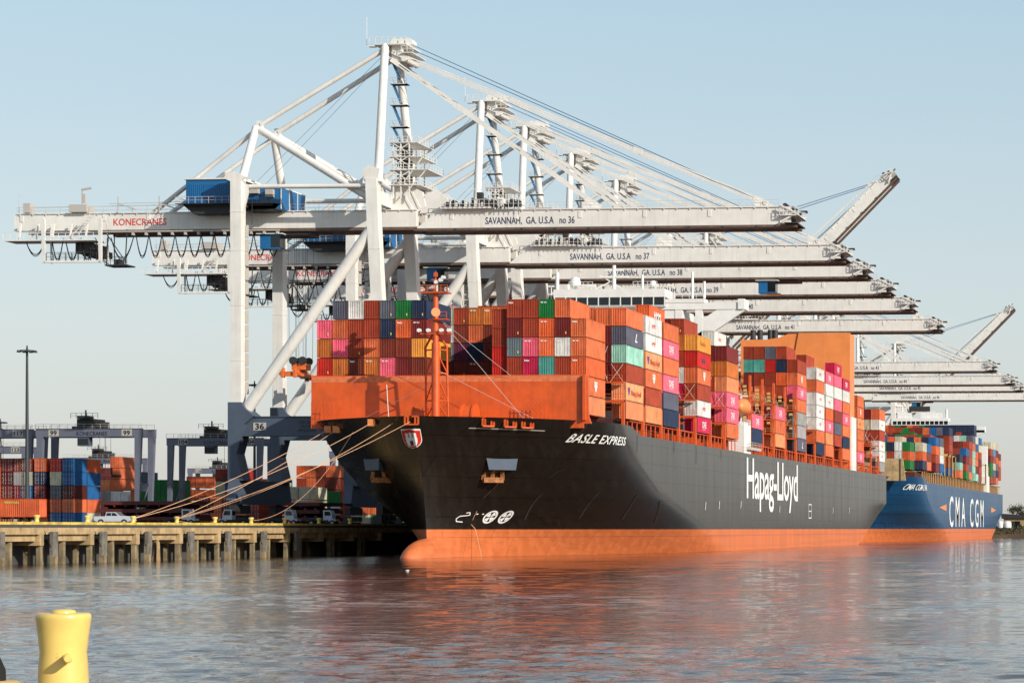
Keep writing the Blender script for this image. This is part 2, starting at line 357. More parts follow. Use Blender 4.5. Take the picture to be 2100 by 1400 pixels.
# ---------------------------------------------------------------- near river bank, foreground bollard
g = MB()
g.box(-60, 40, -30, 23.6, -3, 2.6); tag(g.build('pavement', 'concrete_grey'), kind='structure')
bp_ = at(130, 1400, 21.)
bx, by = bp_.x, 21.
bol = thing('mooring_bollard', 'large yellow waisted bollard in the near left corner', 'bollard', (bx, by, 2.6))
top = at(130, 1256, 21.).z-2.6
H = top; s_ = 4.26e-3
prof = [(.62,0), (.62,.05), (.40,.06), (.33,.12)]
body = [(.268,-.62), (.262,-.50), (.250,-.38), (.248,-.30), (.252,-.24), (.264,-.16), (.276,-.08), (.281,-.045), (.278,-.02), (.262,-.004), (.235,.0)]
k = 1.0
g = MB(); g.lathe([(.50,.0), (.50,.04), (.30,.06), (.24,.14), (.215,H-.62)]+[(r*.84-(.012 if z < -.3 else 0), H+z*.92) for r, z in body[1:]], n=48); g.build('body', 'yellow_paint', bol)
g = MB(); g.lathe([(.105,H-.01), (.105,H+.012), (.095,H+.026), (.05,H+.034)], n=32); g.build('cap', 'yellow_paint', bol)
g = MB(); dv = Vector((math.sin(R(25)), -math.cos(R(25)), 0)).normalized()
dv = (Vector((0,0,0))-Vector((bx,by,0))).normalized()
rt = Vector((-dv.y, dv.x, 0)); pc = dv*.16+rt*.035+Vector((0,0,H-.425*.92))
g.tube(pc, pc+dv*.23, .04, 20); g.tube(pc+dv*.23, pc+dv*.245, .04, 20, .028); g.build('pin', 'yellow_paint', bol)
fb = thing('rubber_fender', 'black rubber fender at the lower left edge of the photo', 'fender', (atx(-26,20.6), 20.6, 2.6))
g = MB(); hh = at(0,1345,20.6).z-2.6
g.lathe([(.13,0), (.155,hh*.35), (.16,hh*.6), (.15,hh*.85), (.10,hh)], n=24); g.build('sleeve', 'black_rubber', fb)
g = MB(); g.lathe([(.30,0), (.29,hh-.26), (.25,hh-.22), (.1,hh-.21)], n=24); g.build('base', 'sand_yellow', fb)
# ---------------------------------------------------------------- containers
CW, CL, CH = 1.225, 12.2, 2.92
def corr_profile(a0, a1, n, depth):
    """trapezoid corrugation between a0 and a1: list of (along, inset)"""
    pts = []; p = (a1-a0)/n
    for i in range(n):
        x = a0+p*i; pts += [(x+p*.10, 0), (x+p*.36, 0), (x+p*.60, depth), (x+p*.86, depth)]
    return [(a0, 0)]+pts+[(a1, 0)]
def make_box(Lc, H, doors, nside):
    g = MB(); w = CW; e = .10
    for x0, x1 in ((-w, -w+e), (w-e, w)):
        for y0, y1 in ((0, .14), (Lc-.14, Lc)): g.box(x0, x1, y0, y1, 0, H)
    for z0, z1 in ((.0, .13), (H-.11, H)):
        for y0, y1 in ((.02, .1), (Lc-.1, Lc-.02)): g.box(-w+e, w-e, y0, y1, z0, z1)
        for x0, x1 in ((-w+.015, -w+e-.02), (w-e+.02, w-.015)): g.box(x0, x1, .14, Lc-.14, z0, z1)
    g.box(-w+e, w-e, .1, Lc-.1, H-.07, H-.03); g.box(-w+e, w-e, .1, Lc-.1, .04, .08)
    def panel(prof, f, z0, z1):
        vs = [f(a, d, z) for a, d in prof for z in (z0, z1)]
        g.add(vs, [(2*i, 2*i+2, 2*i+3, 2*i+1) for i in range(len(prof)-1)])
    if not doors: panel(corr_profile(-w+e, w-e, 8, .075), lambda a, d, z: (a, .04+d*1.7, z), .13, H-.11)
    panel(corr_profile(-w+e, w-e, 8, .06), lambda a, d, z: (-a, Lc-.045-d, z), .13, H-.11)
    panel(corr_profile(.14, Lc-.14, nside, .04), lambda a, d, z: (w-.03-d, a, z), .13, H-.11)
    panel(corr_profile(.14, Lc-.14, nside, .04), lambda a, d, z: (-w+.03+d, Lc-a, z), .13, H-.11)
    return g
def make_door(H):
    g = MB(); w = CW-.10
    g.box(-w, -.012, .045, .09, .13, H-.11); g.box(.012, w, .045, .09, .13, H-.11)
    for x in (-.86, -.36, .36, .86):
        g.tube((x, .02, .16), (x, .02, H-.13), .022, 6, mi=1)
        g.box(x-.06, x+.12, .0, .045, 1.1, 1.22, 1)
        for z in (.4, H*.5, H-.5): g.box(x-.07, x+.07, .012, .045, z, z+.08, 1)
    for z in (.7, 1.5, 2.3): g.box(-w, -w+.1, .02, .045, z, z+.14, 1); g.box(w-.1, w, .02, .045, z, z+.14, 1)
    return g
def master(name, g, mats):
    o = g.build(name, mats); COL.objects.unlink(o); return o
MAST = {}
for key, (Lc, dr) in dict(end40=(12.2, False), door40=(12.2, True), end20=(6.06, False), door20=(6.06, True)).items():
    MAST[key] = master('shipping_container', make_box(Lc, CH, dr, 36 if Lc > 8 else 18), ['container_paint'])
DOOR = master('door', make_door(CH), ['container_paint', 'rail_steel'])
LOGO = {}
def logo(o, kind):
    """writing on the long side facing the river"""
    if kind == 'ONE':
        txt('lettering', 'ONE', 'white_letter', o, (CW+.02, 4.2, .95), FACE_X, 1.7, 1.05, bold=.03)
        txt('lettering', 'OCEAN NETWORK', 'white_letter', o, (CW+.02, 4.3, .55), FACE_X, .32, 1.05)
    elif kind == 'HMM': txt('lettering', 'HMM', 'red_letter', o, (CW+.02, 4.4, 1.05), FACE_X, 1.15, 1.1)
    elif kind == 'HMMw': txt('lettering', 'HMM', 'white_letter', o, (CW+.02, 3.6, .9), FACE_X, 1.6, 1.5, bold=.04)
    elif kind == 'HL':
        txt('lettering', 'Hapag-Lloyd', 'orange_letter', o, (CW+.02, 3.6, .95), FACE_X, 1.25, 1.1, bold=.02)
        hl_mark(o, 'purple_letter', 1.9, 1.45, .8)
    elif kind == 'HLs': txt('lettering', 'Hapag-Lloyd', 'orange_letter', o, (CW+.02, 2.9, 1.2), FACE_X, .95, 1.0)
    elif kind == 'purple': txt('lettering', 'hmm', 'purple_letter', o, (CW+.02, 4.2, 1.1), FACE_X, 1.2, 1.3, bold=.03)
    elif kind == 'crown': hl_mark(o, 'white_letter', 6.1, 1.5, 1.)
    elif kind == 'K': txt('lettering', 'L', 'white_letter', o, (CW+.02, 6.0, .8), FACE_X, 2., 1.6, shear=.4, bold=.05)
    elif kind == 'cos': txt('lettering', 'COSCO', 'black_letter', o, (CW+.02, 2.2, .9), FACE_X, 1.4, 1.3)
    elif kind == 'ever': txt('lettering', 'EVERGREEN', 'white_letter', o, (CW+.02, 2., .9), FACE_X, 1.35, 1.2, bold=.02)
def hl_mark(o, mat, yc, zc, s):
    """emblem: crown of five blocks over a tapering shield of bars"""
    key = 'emb'+mat+str(s)
    if key not in LOGO:
        g = MB()
        for i in range(5): g.box(0, .012, (-.95+.4*i)*s, (-.63+.4*i)*s, .62*s, .85*s)
        g.box(0, .012, -.95*s, .97*s, .44*s, .56*s)
        for i, zb in enumerate((-.1, -.62, -.85, -.62, -.1)): g.box(0, .012, (-.92+.38*i)*s, (-.64+.38*i)*s, zb*s, .40*s)
        LOGO[key] = master('emblem', g, [mat])
    c = LOGO[key].copy(); COL.objects.link(c); c.parent = o; c.location = (CW+.02, yc, zc)
ORD = ['', 'top', 'second', 'third', 'fourth', 'fifth', 'sixth', 'seventh', 'eighth', 'ninth', 'tenth', 'eleventh', 'twelfth', 'thirteenth', 'fourteenth', 'fifteenth', 'sixteenth', 'seventeenth', 'eighteenth', 'nineteenth', 'twentieth', 'twenty-first', 'twenty-second', 'twenty-third', 'twenty-fourth']
NB = [0]
def container(x, y, z, colour, label, group, kind='end40', lg=None, front=None):
    o = MAST[kind].copy(); COL.objects.link(o); o.location = (x, y, z)
    c = lin(PAL[colour]); j = random.uniform(.9, 1.1); o.color = (min(1, c[0]*j), min(1, c[1]*j*random.uniform(.95, 1.05)), min(1, c[2]*j), 1)
    tag(o, label, 'container', group); NB[0] += 1
    if kind.startswith('door'):
        d = DOOR.copy(); COL.objects.link(d); d.parent = o; d.color = o.color
    if lg: logo(o, lg)
    if front == 'tex': txt('lettering', 'tex', 'white_letter', o, (-1.0, -.02, 2.25), FACE_Y, .5, 1.2, bold=.01)
    if front == 'mark': txt('lettering', '45 G1', 'white_letter', o, (-.95, -.02, 2.3), FACE_Y, .34, 1.2, bold=.01)
    if front == 'plate':
        g = MB(); g.box(.45, .62, .0, .03, .45, .85); g.build('marking_plate', 'yellow_kerb', o)
    return o
XC, HB = -119.5, 24.4
PITCH, TP, ZB = 2.568, 3.04, 22.5
def colx(k): return XC-HB+PITCH*(k+.5)
# bay list of the black ship: y0, bay name, {column: (top tier index, [colours top to bottom])}
GS = 'containers stacked on the deck of the black ship'
BY = [376.8, 392.7, 406.6, 420.2, 434.2, 448.5, 462.4, 476.2, 490, 503, 517, 530.7, 545, 559.4, 573, 586.8, 601.3, 615.5, 629.6, 643, 656.2, 670, 685, 700.4]
def S(s): return s.split()
def bayfill(i, cols, base=ZB, lgs=None, dz=0):
    lgs = lgs or {}
    for k, (t, cl) in cols.items():
        for n, c in enumerate(cl):
            if c == '-': continue
            lg = lgs.get((k, t-n)); fr = None
            if k != 18 and i <= 5: fr = random.choice([None, None, 'plate', 'mark', 'tex'])
            kd = 'end40'
            if c == 'white' and i == 0 and k == 16: kd = 'door40'
            if k == 18: lab = f"{CN[c]} container {ORD[n+1]} from the top of the outboard column, {'first' if i == 0 else ORD[i+1]} bay of black ship"
            else: lab = f"{CN[c]} container {ORD[n+1]} from top, {'first' if k == 0 else ORD[k+1]} column from the quay, {'first' if i == 0 else ORD[i+1]} bay"
            lab = lab.replace('top from the top of', 'topmost in').replace('top from top,', 'topmost,')
            container(colx(k), BY[i], base+dz+TP*(t-n), c, lab, GS, kd, lg, fr)
# bay 0 (foremost): 17 columns -> columns 1..17 of the 19
b0 = {1:(4,S('pink ochre red')), 2:(5,S('slate orange pink ochre')), 3:(5,S('white rust rust brown')), 4:(5,S('rust rust orange ochre')),
 5:(5,S('slate navy brown pink')), 6:(5,S('green vermilion brown maroon')), 7:(5,S('navy maroon yellow brown')),
 13:(5,S('rust maroon steel rust')), 14:(5,S('rust rust pink magenta')), 15:(5,S('green vermilion orange teal')), 16:(5,S('orange maroon white rust')),
 17:(4,S('orange orange vermilion orange tan'))}
bayfill(0, b0, lgs={(17,1):'crown'})
for n, c in enumerate(S('rust rust red red')):
    container(colx(12), BY[0]+.6, 39.2-2.98*(n+1)+.02-.0, c, f"{CN[c]} container {ORD[n+1]} from top in the low column right of the dark gap".replace('top from top', 'topmost'), GS)
# side colours of column 7 continue; bay 1
bayfill(1, {18:(5,S('orange slate mint rust peach tan')), 17:(5,S('orange maroon maroon maroon')), 16:(5,S('orange rust'))},
        lgs={(18,1):'HL', (18,4):'K'})
bayfill(2, {18:(5,S('white white peach orange rust tan')), 17:(5,S('rust rust')), 16:(5,S('rust')),
},
        lgs={(18,5):'HMM', (18,4):'HMM', (18,3):'HL', (18,2):'crown'})
bayfill(2, {5:(5,S('cream white grey maroon brown')), 6:(5,S('rust brown plum brown')), 7:(5,S('ochre orange navy brown')), 8:(5,S('ochre brown brown brown')), 9:(5,S('orange rust brown brown'))}, dz=1.5)
bayfill(3, {18:(5,S('orange pink orange pink slate navy')), 17:(6,S('vermilion rust')), 6:(6,S('rust rust')), 7:(6,S('rust rust')), 8:(6,S('rust rust')), 9:(6,S('rust rust')), 10:(6,S('rust'))},
        lgs={(18,4):'ONE', (18,2):'ONE', (17,6):'HMMw'})
bayfill(4, {14:(6,S('rust rust'))})
bayfill(5, {18:(5,S('yellow red orange rust white magenta')), 17:(6,S('rust ochre rust white magenta')), 16:(6,S('maroon rust'))},
        lgs={(18,5):'HLs', (18,4):'purple', (18,3):'crown', (18,1):'HMM', (18,0):'ONE'})
bayfill(7, {18:(5,S('maroon ochre tan pink pink orange')), 17:(6,S('white maroon ochre rust pink maroon'))}, lgs={(18,2):'ONE', (18,1):'ONE', (17,6):'HMM'})
bayfill(9, {18:(1,S('pink navy'))}, lgs={(18,1):'ONE'})
container(colx(17), BY[9], ZB+TP, 'orange', 'orange container atop the short pair behind the lifeboat', GS)
container(colx(17), BY[9], ZB, 'peach', 'peach container under an orange one behind the lifeboat', GS)
bayfill(11, {18:(2,S('pink orange tan')), 17:(2,S('magenta rust brown'))}, lgs={(18,2):'ONE'})
bayfill(13, {18:(6,S('rust orange pink orange grey grey slate')), 17:(7,S('rust navy vermilion rust')), 16:(7,S('slate red rust rust')),
  15:(7,S('rust teal rust orange')), 14:(7,S('rust teal maroon maroon brown')), 13:(4,S('rust'))}, lgs={(18,5):'crown', (18,4):'ONE', (18,0):'K'})
bayfill(14, {17:(2,S('green navy brown')), 16:(3,S('rust'))})
bayfill(15, {18:(6,S('white orange white white white orange navy')), 17:(7,S('rust rust'))}, lgs={(18,6):'HMM', (18,4):'HMM', (18,3):'HMM', (18,2):'HMM'})
bayfill(16, {18:(6,S('pink white white vermilion pink tan orange'))}, lgs={(18,6):'ONE', (18,4):'HMM', (18,2):'ONE'})
bayfill(17, {18:(7,S('magenta pink white pink brown slate rust'))}, lgs={(18,7):'ONE'})
bayfill(18, {18:(6,S('magenta white orange pink orange navy orange')), 17:(6,S('rust'))}, lgs={(18,6):'ONE', (18,3):'ONE'})
bayfill(20, {18:(5,S('orange orange tan orange orange pink'))}, lgs={(18,4):'crown', (18,3):'HLs', (18,0):'ONE'})
bayfill(23, {18:(5,S('orange white rust white white grey')), 17:(5,S('maroon cream rust brown cream')), 16:(5,S('maroon cream rust'))}, base=20.9,
        lgs={(18,4):'HMM', (18,2):'HMM', (18,1):'HMM'})
bayfill(22, {16:(4,S('rust white rust')), 15:(4,S('rust'))}, base=21.5)
# ---------------------------------------------------------------- ships
LT = [(-3,125), (0,112), (5,86), (10,56), (15,44), (21.5,38)]
ET = [(-3,1.6), (0,1.65), (5,1.75), (10,2.0), (15,2.5), (21.5,3.2)]
def lerp(tab, z):
    if z <= tab[0][0]: return tab[0][1]
    for (a, b), (c, d) in zip(tab, tab[1:]):
        if z <= c: return b+(d-b)*(z-a)/(c-a)
    return tab[-1][1]
def stem(z): return 365-8*(max(z, 0)/21.5)**2
class Hull:
    def __init__(s, dy, yend): s.dy = dy; s.yend = yend
    def b(s, Y, z):
        y = Y-s.dy; L = lerp(LT, z); e = lerp(ET, z); u = min(1, max(0, (y-stem(z))/L)); b = HB*(1-(1-u)**e)
        k = max(0, (Y-(s.yend-60))/60); q = max(0, min(1, (11.5-z)/11.5))
        return b*(1-.10*q*k**2.2)
    def y0(s, z): return stem(z)+s.dy
    def y1(s, z): return s.yend - 58*max(0, (12-z)/12)**1.1
    def ztop(s, Y):
        y = Y-s.dy
        if y < 396: return 21.4
        if y < 402: return 21.4-(y-396)/6*1.35
        return 20.05
    def grid(s, zl, top=False):
        nb, nm = 46, 40; g = MB(); rows = []
        for side in (1, -1):
            vs = []
            for zi, z in enumerate(zl):
                for j in range(nb+nm+1):
                    L = lerp(LT, z)
                    if j <= nb: Y = s.y0(z)+L*(j/nb)**1.7
                    else: Y = s.y0(z)+L+(s.y1(z)-s.y0(z)-L)*(j-nb)/nm
                    zz = s.ztop(Y) if (top and zi == len(zl)-1) else z
                    vs.append((XC+side*s.b(Y, z), Y, zz))
            n = nb+nm+1
            fs = [(a*n+j, a*n+j+1, (a+1)*n+j+1, (a+1)*n+j) for a in range(len(zl)-1) for j in range(n-1)]
            if side < 0: fs = [f[::-1] for f in fs]
            g.add(vs, fs, 0, True)
        # transom
        vs = []
        for z in zl:
            Y = s.y1(z); zz = min(z, 20.05); vs += [(XC-s.b(Y, z), Y, zz), (XC+s.b(Y, z), Y, zz)]
        g.add(vs, [(2*i+1, 2*i, 2*i+2, 2*i+3) for i in range(len(zl)-1)], 0, False)
        return g
    def deck(s, y0, y1, z, n=40):
        g = MB(); vs = []
        for i in range(n+1):
            Y = y0+(y1-y0)*i/n; b = max(.05, s.b(Y, z)-.12); vs += [(XC-b, Y, z), (XC+b, Y, z)]
        return g.add(vs, [(2*i, 2*i+1, 2*i+3, 2*i+2) for i in range(n)])
    def side_decal(s, g, vs, fs, Y0, z0, sy, sz, eps=.07, mi=0):
        out = []
        for v in vs:
            Y = Y0+v[0]*sy; z = z0+v[1]*sz; out.append((XC+s.b(Y, z)+eps, Y, z))
        return g.add(out, fs, mi)
    def front_decal(s, g, vs, fs, x0, z0, sx, sz, eps=.08, mi=0):
        out = []
        for v in vs:
            x = x0+v[0]*sx; z = z0+v[1]*sz; e = lerp(ET, z)
            u = 1-(1-min(.999, abs(x-XC)/HB))**(1/e); out.append((x, s.y0(z)+lerp(LT, z)*u-eps, z))
        return g.add(out, fs, mi)
def text_decal(name, hull, s, mat, parent, Y0, z0, hgt, length, shear=0., bold=0., space=1., drop=0.):
    vs, fs = text_mesh(s, 1., shear, bold, space)
    x0 = min(v[0] for v in vs); x1 = max(v[0] for v in vs); caph = .69
    # split long faces by adding the letters as they are (they are small next to the curve of the hull)
    g = MB(); out = []; pts = [(Y0+length*i/400, hull.b(Y0+length*i/400, z0+hgt*.5)) for i in range(401)]; acc = [0]
    for (a, b_), (c, d) in zip(pts, pts[1:]): acc.append(acc[-1]+math.hypot(c-a, d-b_))
    arc = []; q = 0
    for i in range(101):
        tgt = acc[-1]*i/100
        while q < 399 and acc[q+1] < tgt: q += 1
        arc.append(pts[q][0]+(pts[q+1][0]-pts[q][0])*min(1, (tgt-acc[q])/(acc[q+1]-acc[q])))
    for v in vs:
        u = (v[0]-x0)/(x1-x0); z = z0+v[1]/caph*hgt-drop*u
        k = u*(len(arc)-1); k0 = min(int(k), len(arc)-2); Y = arc[k0]+(arc[k0+1]-arc[k0])*(k-k0)
        out.append((XC+hull.b(Y, z)+(.24 if Y-hull.dy < 400 else .06), Y, z))
    g.add(out, fs); return g.build(name, mat, parent, True)
H1 = Hull(0, 715.)
ship = thing('container_ship', 'huge black container ship with orange waterline and orange bow deck', 'container ship', (XC, 357, 0))
ZL = [4.35, 5, 6, 7, 8, 9, 10, 11, 12, 13, 14, 15, 16, 17, 18, 19, 20, 21.4]
hull = H1.grid(ZL, True).build('hull', 'hull_black', ship, True)
H1.grid([-3, -1.5, 0, 1.2, 2.4, 3.4, 4.35]).build('boot_top', 'boot_orange', ship, True)
bm = MB(); vs = []; n = 28; mm_ = 20
for i in range(mm_+1):
    t = math.pi*i/mm_
    for j in range(n):
        a = 2*math.pi*j/n; r = math.sin(t)**.75 if 0 < t < math.pi else 0
        vs.append((XC+2.9*r*math.cos(a), 366.-10.8*math.cos(t), -1.5+4.5*r*math.sin(a)))
bm.add(vs, [(i*n+j, i*n+(j+1) % n, (i+1)*n+(j+1) % n, (i+1)*n+j) for i in range(mm_) for j in range(n)], 0, True)
bm.build('bulbous_bow', 'boot_orange', ship, True)
H1.deck(357.6, 398, 20.2).build('bow_deck', 'ship_orange', ship, True)
H1.deck(398, 715, 19.9).build('main_deck', 'ship_orange', ship, True)
text_decal('lettering', H1, 'BASLE EXPRESS', 'white_letter', ship, 375.6, 18.05, 1.3, 16.3, shear=.08, bold=.012, space=1.08)
text_decal('lettering', H1, 'Hapag-Lloyd', 'white_letter', ship, 496.5, 10.9, 8.2, 62.5, bold=.012, space=.95)
# bow crest: red shield with a white three-towered gate
g = MB()
def shield(w_, h_, top):
    pts = [(-w_, top), (w_, top)]
    for i in range(1, 14):
        t = math.pi*i/14; pts.append((w_*math.cos(t)*(1 if t < 9 else 1), top-h_*.42-h_*.58*math.sin(t)))
    return pts
def fan(g, H, pts, x0, z0, mi, eps, sx=1.):
    # dense strips so that the painted shape follows the curved bow
    zs = sorted(set(round(p[1], 3) for p in pts)); n = 14; zmin, zmax = min(zs), max(zs); rows = []
    for i in range(n+1):
        z = zmin+(zmax-zmin)*i/n; xs = []
        for a, b in zip(pts, pts[1:]+pts[:1]):
            if (a[1]-z)*(b[1]-z) <= 0 and a[1] != b[1]: t = (z-a[1])/(b[1]-a[1]); xs.append(a[0]+(b[0]-a[0])*t)
        if not xs: xs = [0, 0]
        rows.append((min(xs), max(xs), z))
    vs = []; m = 12
    for lo, hi, z in rows:
        for j in range(m+1): vs.append((lo+(hi-lo)*j/m, z))
    fs = [(i*(m+1)+j, i*(m+1)+j+1, (i+1)*(m+1)+j+1, (i+1)*(m+1)+j) for i in range(n) for j in range(m)]
    H.front_decal(g, vs, fs, x0, z0, sx, 1, eps, mi)
cx_ = -120.2
g = MB()
fan(g, H1, shield(1.66, 2.9, 0), cx_, 19.5, 0, .10); fan(g, H1, shield(1.58, 2.76, -.05), cx_, 19.48, 1, .15)
for i in (-1, 0, 1): fan(g, H1, [(-.26+i*.72, -1.35), (.26+i*.72, -1.35), (.26+i*.72, -.62+(.12 if i == 0 else 0)), (-.26+i*.72, -.62+(.12 if i == 0 else 0))], cx_, 19.48, 0, .21)
fan(g, H1, [(-1.0, -1.95), (1.0, -1.95), (1.05, -1.3), (-1.05, -1.3)], cx_, 19.48, 0, .21)
fan(g, H1, [(-.75, -2.5), (.75, -2.5), (1.0, -1.94), (-1.0, -1.94)], cx_, 19.48, 0, .21)
fan(g, H1, [(-.3, -2.42), (.3, -2.42), (.3, -1.75), (-.3, -1.75)], cx_, 19.48, 2, .27)
g.build('bow_crest', ['white_letter', 'red_letter', 'hull_black'], ship, True)
# thruster marks, draught marks
for Yc in (376.4, 379.6):
    g = MB()
    def ring(r0, r1, a0, a1, mi, n=28):
        vs = []
        for i in range(n+1):
            a = a0+(a1-a0)*i/n
            for r in (r0, r1): vs.append((r*math.cos(a), r*math.sin(a)))
        H1.side_decal(g, vs, [(2*i, 2*i+1, 2*i+3, 2*i+2) for i in range(n)], Yc, 6.3, 1.25, 1., .05+.03*mi, mi)
    ring(.78, 1.02, 0, 2*math.pi, 0)
    for q in range(4):
        a = math.pi/4+q*math.pi/2; ring(.12, .72, a+.42-.785, a+.785*1.5-.42-.1, 0, 8)
    g.build('thruster_mark', ['white_letter', 'hull_black'], ship, True)
g = MB()
def strip(H, g, pts, w_, mi=0):
    for (a, b), (c, d) in zip(pts, pts[1:]):
        n = 6; vs = []; dx, dz = c-a, d-b; L_ = math.hypot(dx, dz); nx, nz = -dz/L_*w_/2, dx/L_*w_/2
        for i in range(n+1):
            u = a+dx*i/n; v = b+dz*i/n; vs += [(u+nx, v+nz), (u-nx, v-nz)]
        H.side_decal(g, vs, [(2*i, 2*i+1, 2*i+3, 2*i+2) for i in range(n)], 0, 0, 1, 1, .08, mi)
strip(H1, g, [(371.3, 6.9), (371.9, 7.0), (372.2, 6.6), (371.6, 6.5)], .13); strip(H1, g, [(371.6, 6.5), (370.4, 6.4), (369.9, 6.0), (370.1, 5.6), (371.4, 5.5)], .13)
g.build('draught_mark', 'white_letter', ship, True); g = MB()
for y_ in (373.3, 374.4): strip(H1, g, [(y_, 6.75), (y_+.35, 6.75)], .16)
g.build('draught_mark', 'white_letter', ship, True); g = MB()
strip(H1, g, [(574.5, 10.2), (574.5, 7.), (578.5, 7.), (578.5, 10.2), (574.5, 10.2)], .22); strip(H1, g, [(574.5, 8.6), (578.5, 8.6)], .2)
g.build('draught_mark', 'white_letter', ship, True)
for y_, z_ in ((455, 8.), (468, 8.3), (490, 8.6), (535, 8.), (612, 8.3), (640, 8.6)): g = MB(); strip(H1, g, [(y_, z_), (y_+.5, z_+1.5)], .3); g.build('draught_mark', 'white_letter', ship, True)
for (y0_, z0_), (y1_, z1_), w_ in (((381.5, 10.0), (384.3, 5.9), .35), ((393.1, 10.3), (397.4, 6.2), .45), ((405.5, 10.1), (410.6, 6.0), .5), ((380.6, 14.0), (379.6, 12.4), .15), ((418, 9.2), (424, 5.6), .4)):
    g = MB(); strip(H1, g, [(y0_, z0_), ((y0_+y1_)/2-.4, (z0_+z1_)/2+.3), (y1_, z1_)], w_); g.build('scuff_mark', 'scuff_grey', ship, True)
for y_, zt_, zb_ in ((372.4, 13.2, 9.2), (371.3, 13.0, 10.6), (377., 21., 18.9), (386., 21., 18.6), (400., 20, 17.2), (428, 20, 17.9), (447, 20, 16.6), (470, 20, 18.), (604, 20, 17), (583, 20, 18.2)):
    g = MB(); strip(H1, g, [(y_, zt_), (y_+.1, (zt_+zb_)/2), (y_, zb_)], .22); g.build('rust_streak', 'rust_run', ship, True)
g = MB(); g.path([(XC+H1.b(373., z_)+.12 if z_ > 4.4 else -114.6+.15*(4.4-z_), 373.+.25*(7.2-z_), z_) for z_ in (7.2, 6.2, 5.2, 4.4, 3., 1.6, .1)], .05, 5); g.build('hanging_rope', 'rope', ship, True)
# anchor pockets with anchors
for side in (1, -1):
    g = MB()
    def hx(y, z): return H1.b(y, z)
    A = Vector((hx(367.7, 15.4)-.05, 367.7, 15.4)); Bq = Vector((hx(371.5, 15.4)-.05, 371.5, 15.4)); C = Vector((Bq.x-.3, 371.5, 13.55)); D = Vector((A.x+.25, 368.2, 13.55))
    E1 = Vector((hx(372.6, 13.55)-.3, 373.4, 13.55)); E0 = Vector((hx(369.6, 13.55)-.3, 370.4, 13.55)); F1 = Vector((Bq.x-.6, 373.2, 15.4))
    P = [Vector((XC+side*p.x, p.y, p.z)) for p in (A, Bq, C, D, E0, E1, F1)]
    g.add(P, [(0,1,2,3), (3,2,5,4), (1,6,5,2), (0,3,4)])
    g.build('anchor_pocket', 'crane_bluegrey', ship, True)
    g = MB(); c = Vector((XC+side*(hx(371, 12.3)+.5), 370.4, 12.3))
    g.bar(c+Vector((0, 0, 1.4)), c+Vector((-side*.4, .2, -.6)), .5); g.bar(c+Vector((-1.4, -.9, -.3)), c+Vector((1.1, 1., -.3)), .9, .8)
    g.bar(c+Vector((-1.4, -.9, -.3)), c+Vector((-1.2, -.9, 1.0)), .55, .3); g.bar(c+Vector((1.1, 1., -.3)), c+Vector((1.1, .9, 1.1)), .55, .3)
    g.build('anchor', 'anchor_rust', ship, True)
# breakwater in front of the foremost bay
g = MB(); YB = 374.4
g.prism([(-141.3, 20.2), (-97.5, 20.2), (-97.5, 28.55), (-141.3, 28.55)], 'y', YB, YB+.3)
g.box(-97.5, -97.1, YB-.7, YB+1.6, 21.4, 28.5); g.prism([(-97.5, 20.9), (-96.4, 20.9), (-96.8, 22.0), (-97.0, 28.4), (-97.5, 28.4)], 'y', YB+.3, YB+.9)
for i in range(22): g.box(-140.5+2*i, -140.3+2*i, YB+.3, YB+1.2, 20.2, 27.6)
g.build('breakwater', 'ship_orange', ship, True)
g = MB(); g.box(-141.2, -97.55, YB-.02, YB, 27.5, 28.4); g.build('worn_band', 'ship_orange_worn', ship, True)
# foremast
g = MB(); mx_ = -118.6; my = 366.4
g.tube((mx_, my, 20.2), (mx_, my, 33), .62, 16); g.tube((mx_, my, 33), (mx_, my, 41), .46, 14, .4)
for sx_, sy_ in ((-2.1, 1.2), (1.25, 1.2)):
    p0 = Vector((mx_+sx_*1.05, my+sy_*1.8, 20.2)); p1 = Vector((mx_+sx_*1.0, my+sy_*1.3, 32.5)); p2 = Vector((mx_, my, 35.2))
    g.tube(p0, p1, .17, 8); g.tube(p1, p2, .17, 8)
    zz = [21.5, 24.2, 28.4, 32.0]
    for i, z in enumerate(zz):
        q = p0+(p1-p0)*((z-20.2)/12.3); g.tube((mx_, my, z), q, .12, 6)
        if i: qq = p0+(p1-p0)*((zz[i-1]-20.2)/12.3); g.tube((mx_, my, z), qq, .11, 6)
g.tube((mx_-1.05, my+2, 21), (mx_+1.5, my+2, 24.), .1, 6)
g.build('foremast', 'ship_orange', ship, True)
g = MB(); g.box(mx_-2.1, mx_+2.2, my-1, my+1, 40.6, 40.8); g.rail((mx_-2.1, my-1, 40.8), (mx_+2.2, my-1, 40.8), 1., .9, .05)
g.tube((mx_, my, 41), (mx_, my, 44), .1, 6); g.box(mx_-.6, mx_+.6, my-.2, my+.2, 42.6, 42.8); g.box(mx_-.25, mx_+.25, my-.2, my+.2, 43.2, 43.8)
g.build('mast_platform', 'ship_orange', ship, True)
g = MB(); g.box(mx_-.9, mx_+2.0, my-.9, my+.9, 36.5, 36.65); g.rail((mx_+.6, my-.9, 36.6), (mx_+2, my-.9, 36.6), 1.1, .8, .05); g.build('mast_platform', 'ship_orange', ship, True)
g = MB(); g.box(mx_-2.3, mx_+2.6, my-.5, my+.3, 34.3, 34.5); g.build('light_bar', 'ship_orange', ship, True)
g = MB()
for x_, z_ in ((-2.4, 34.9), (-.95, 34.9), (1.1, 34.9), (2.3, 34.9), (-1.9, 41.2), (1.9, 41.2), (1., 42.6), (.3, 42.3), (1.4, 43)):
    g.tube((mx_+x_, my-.9, z_), (mx_+x_, my-.3, z_), .3, 10)
g.build('floodlight', 'ship_white', ship, True)
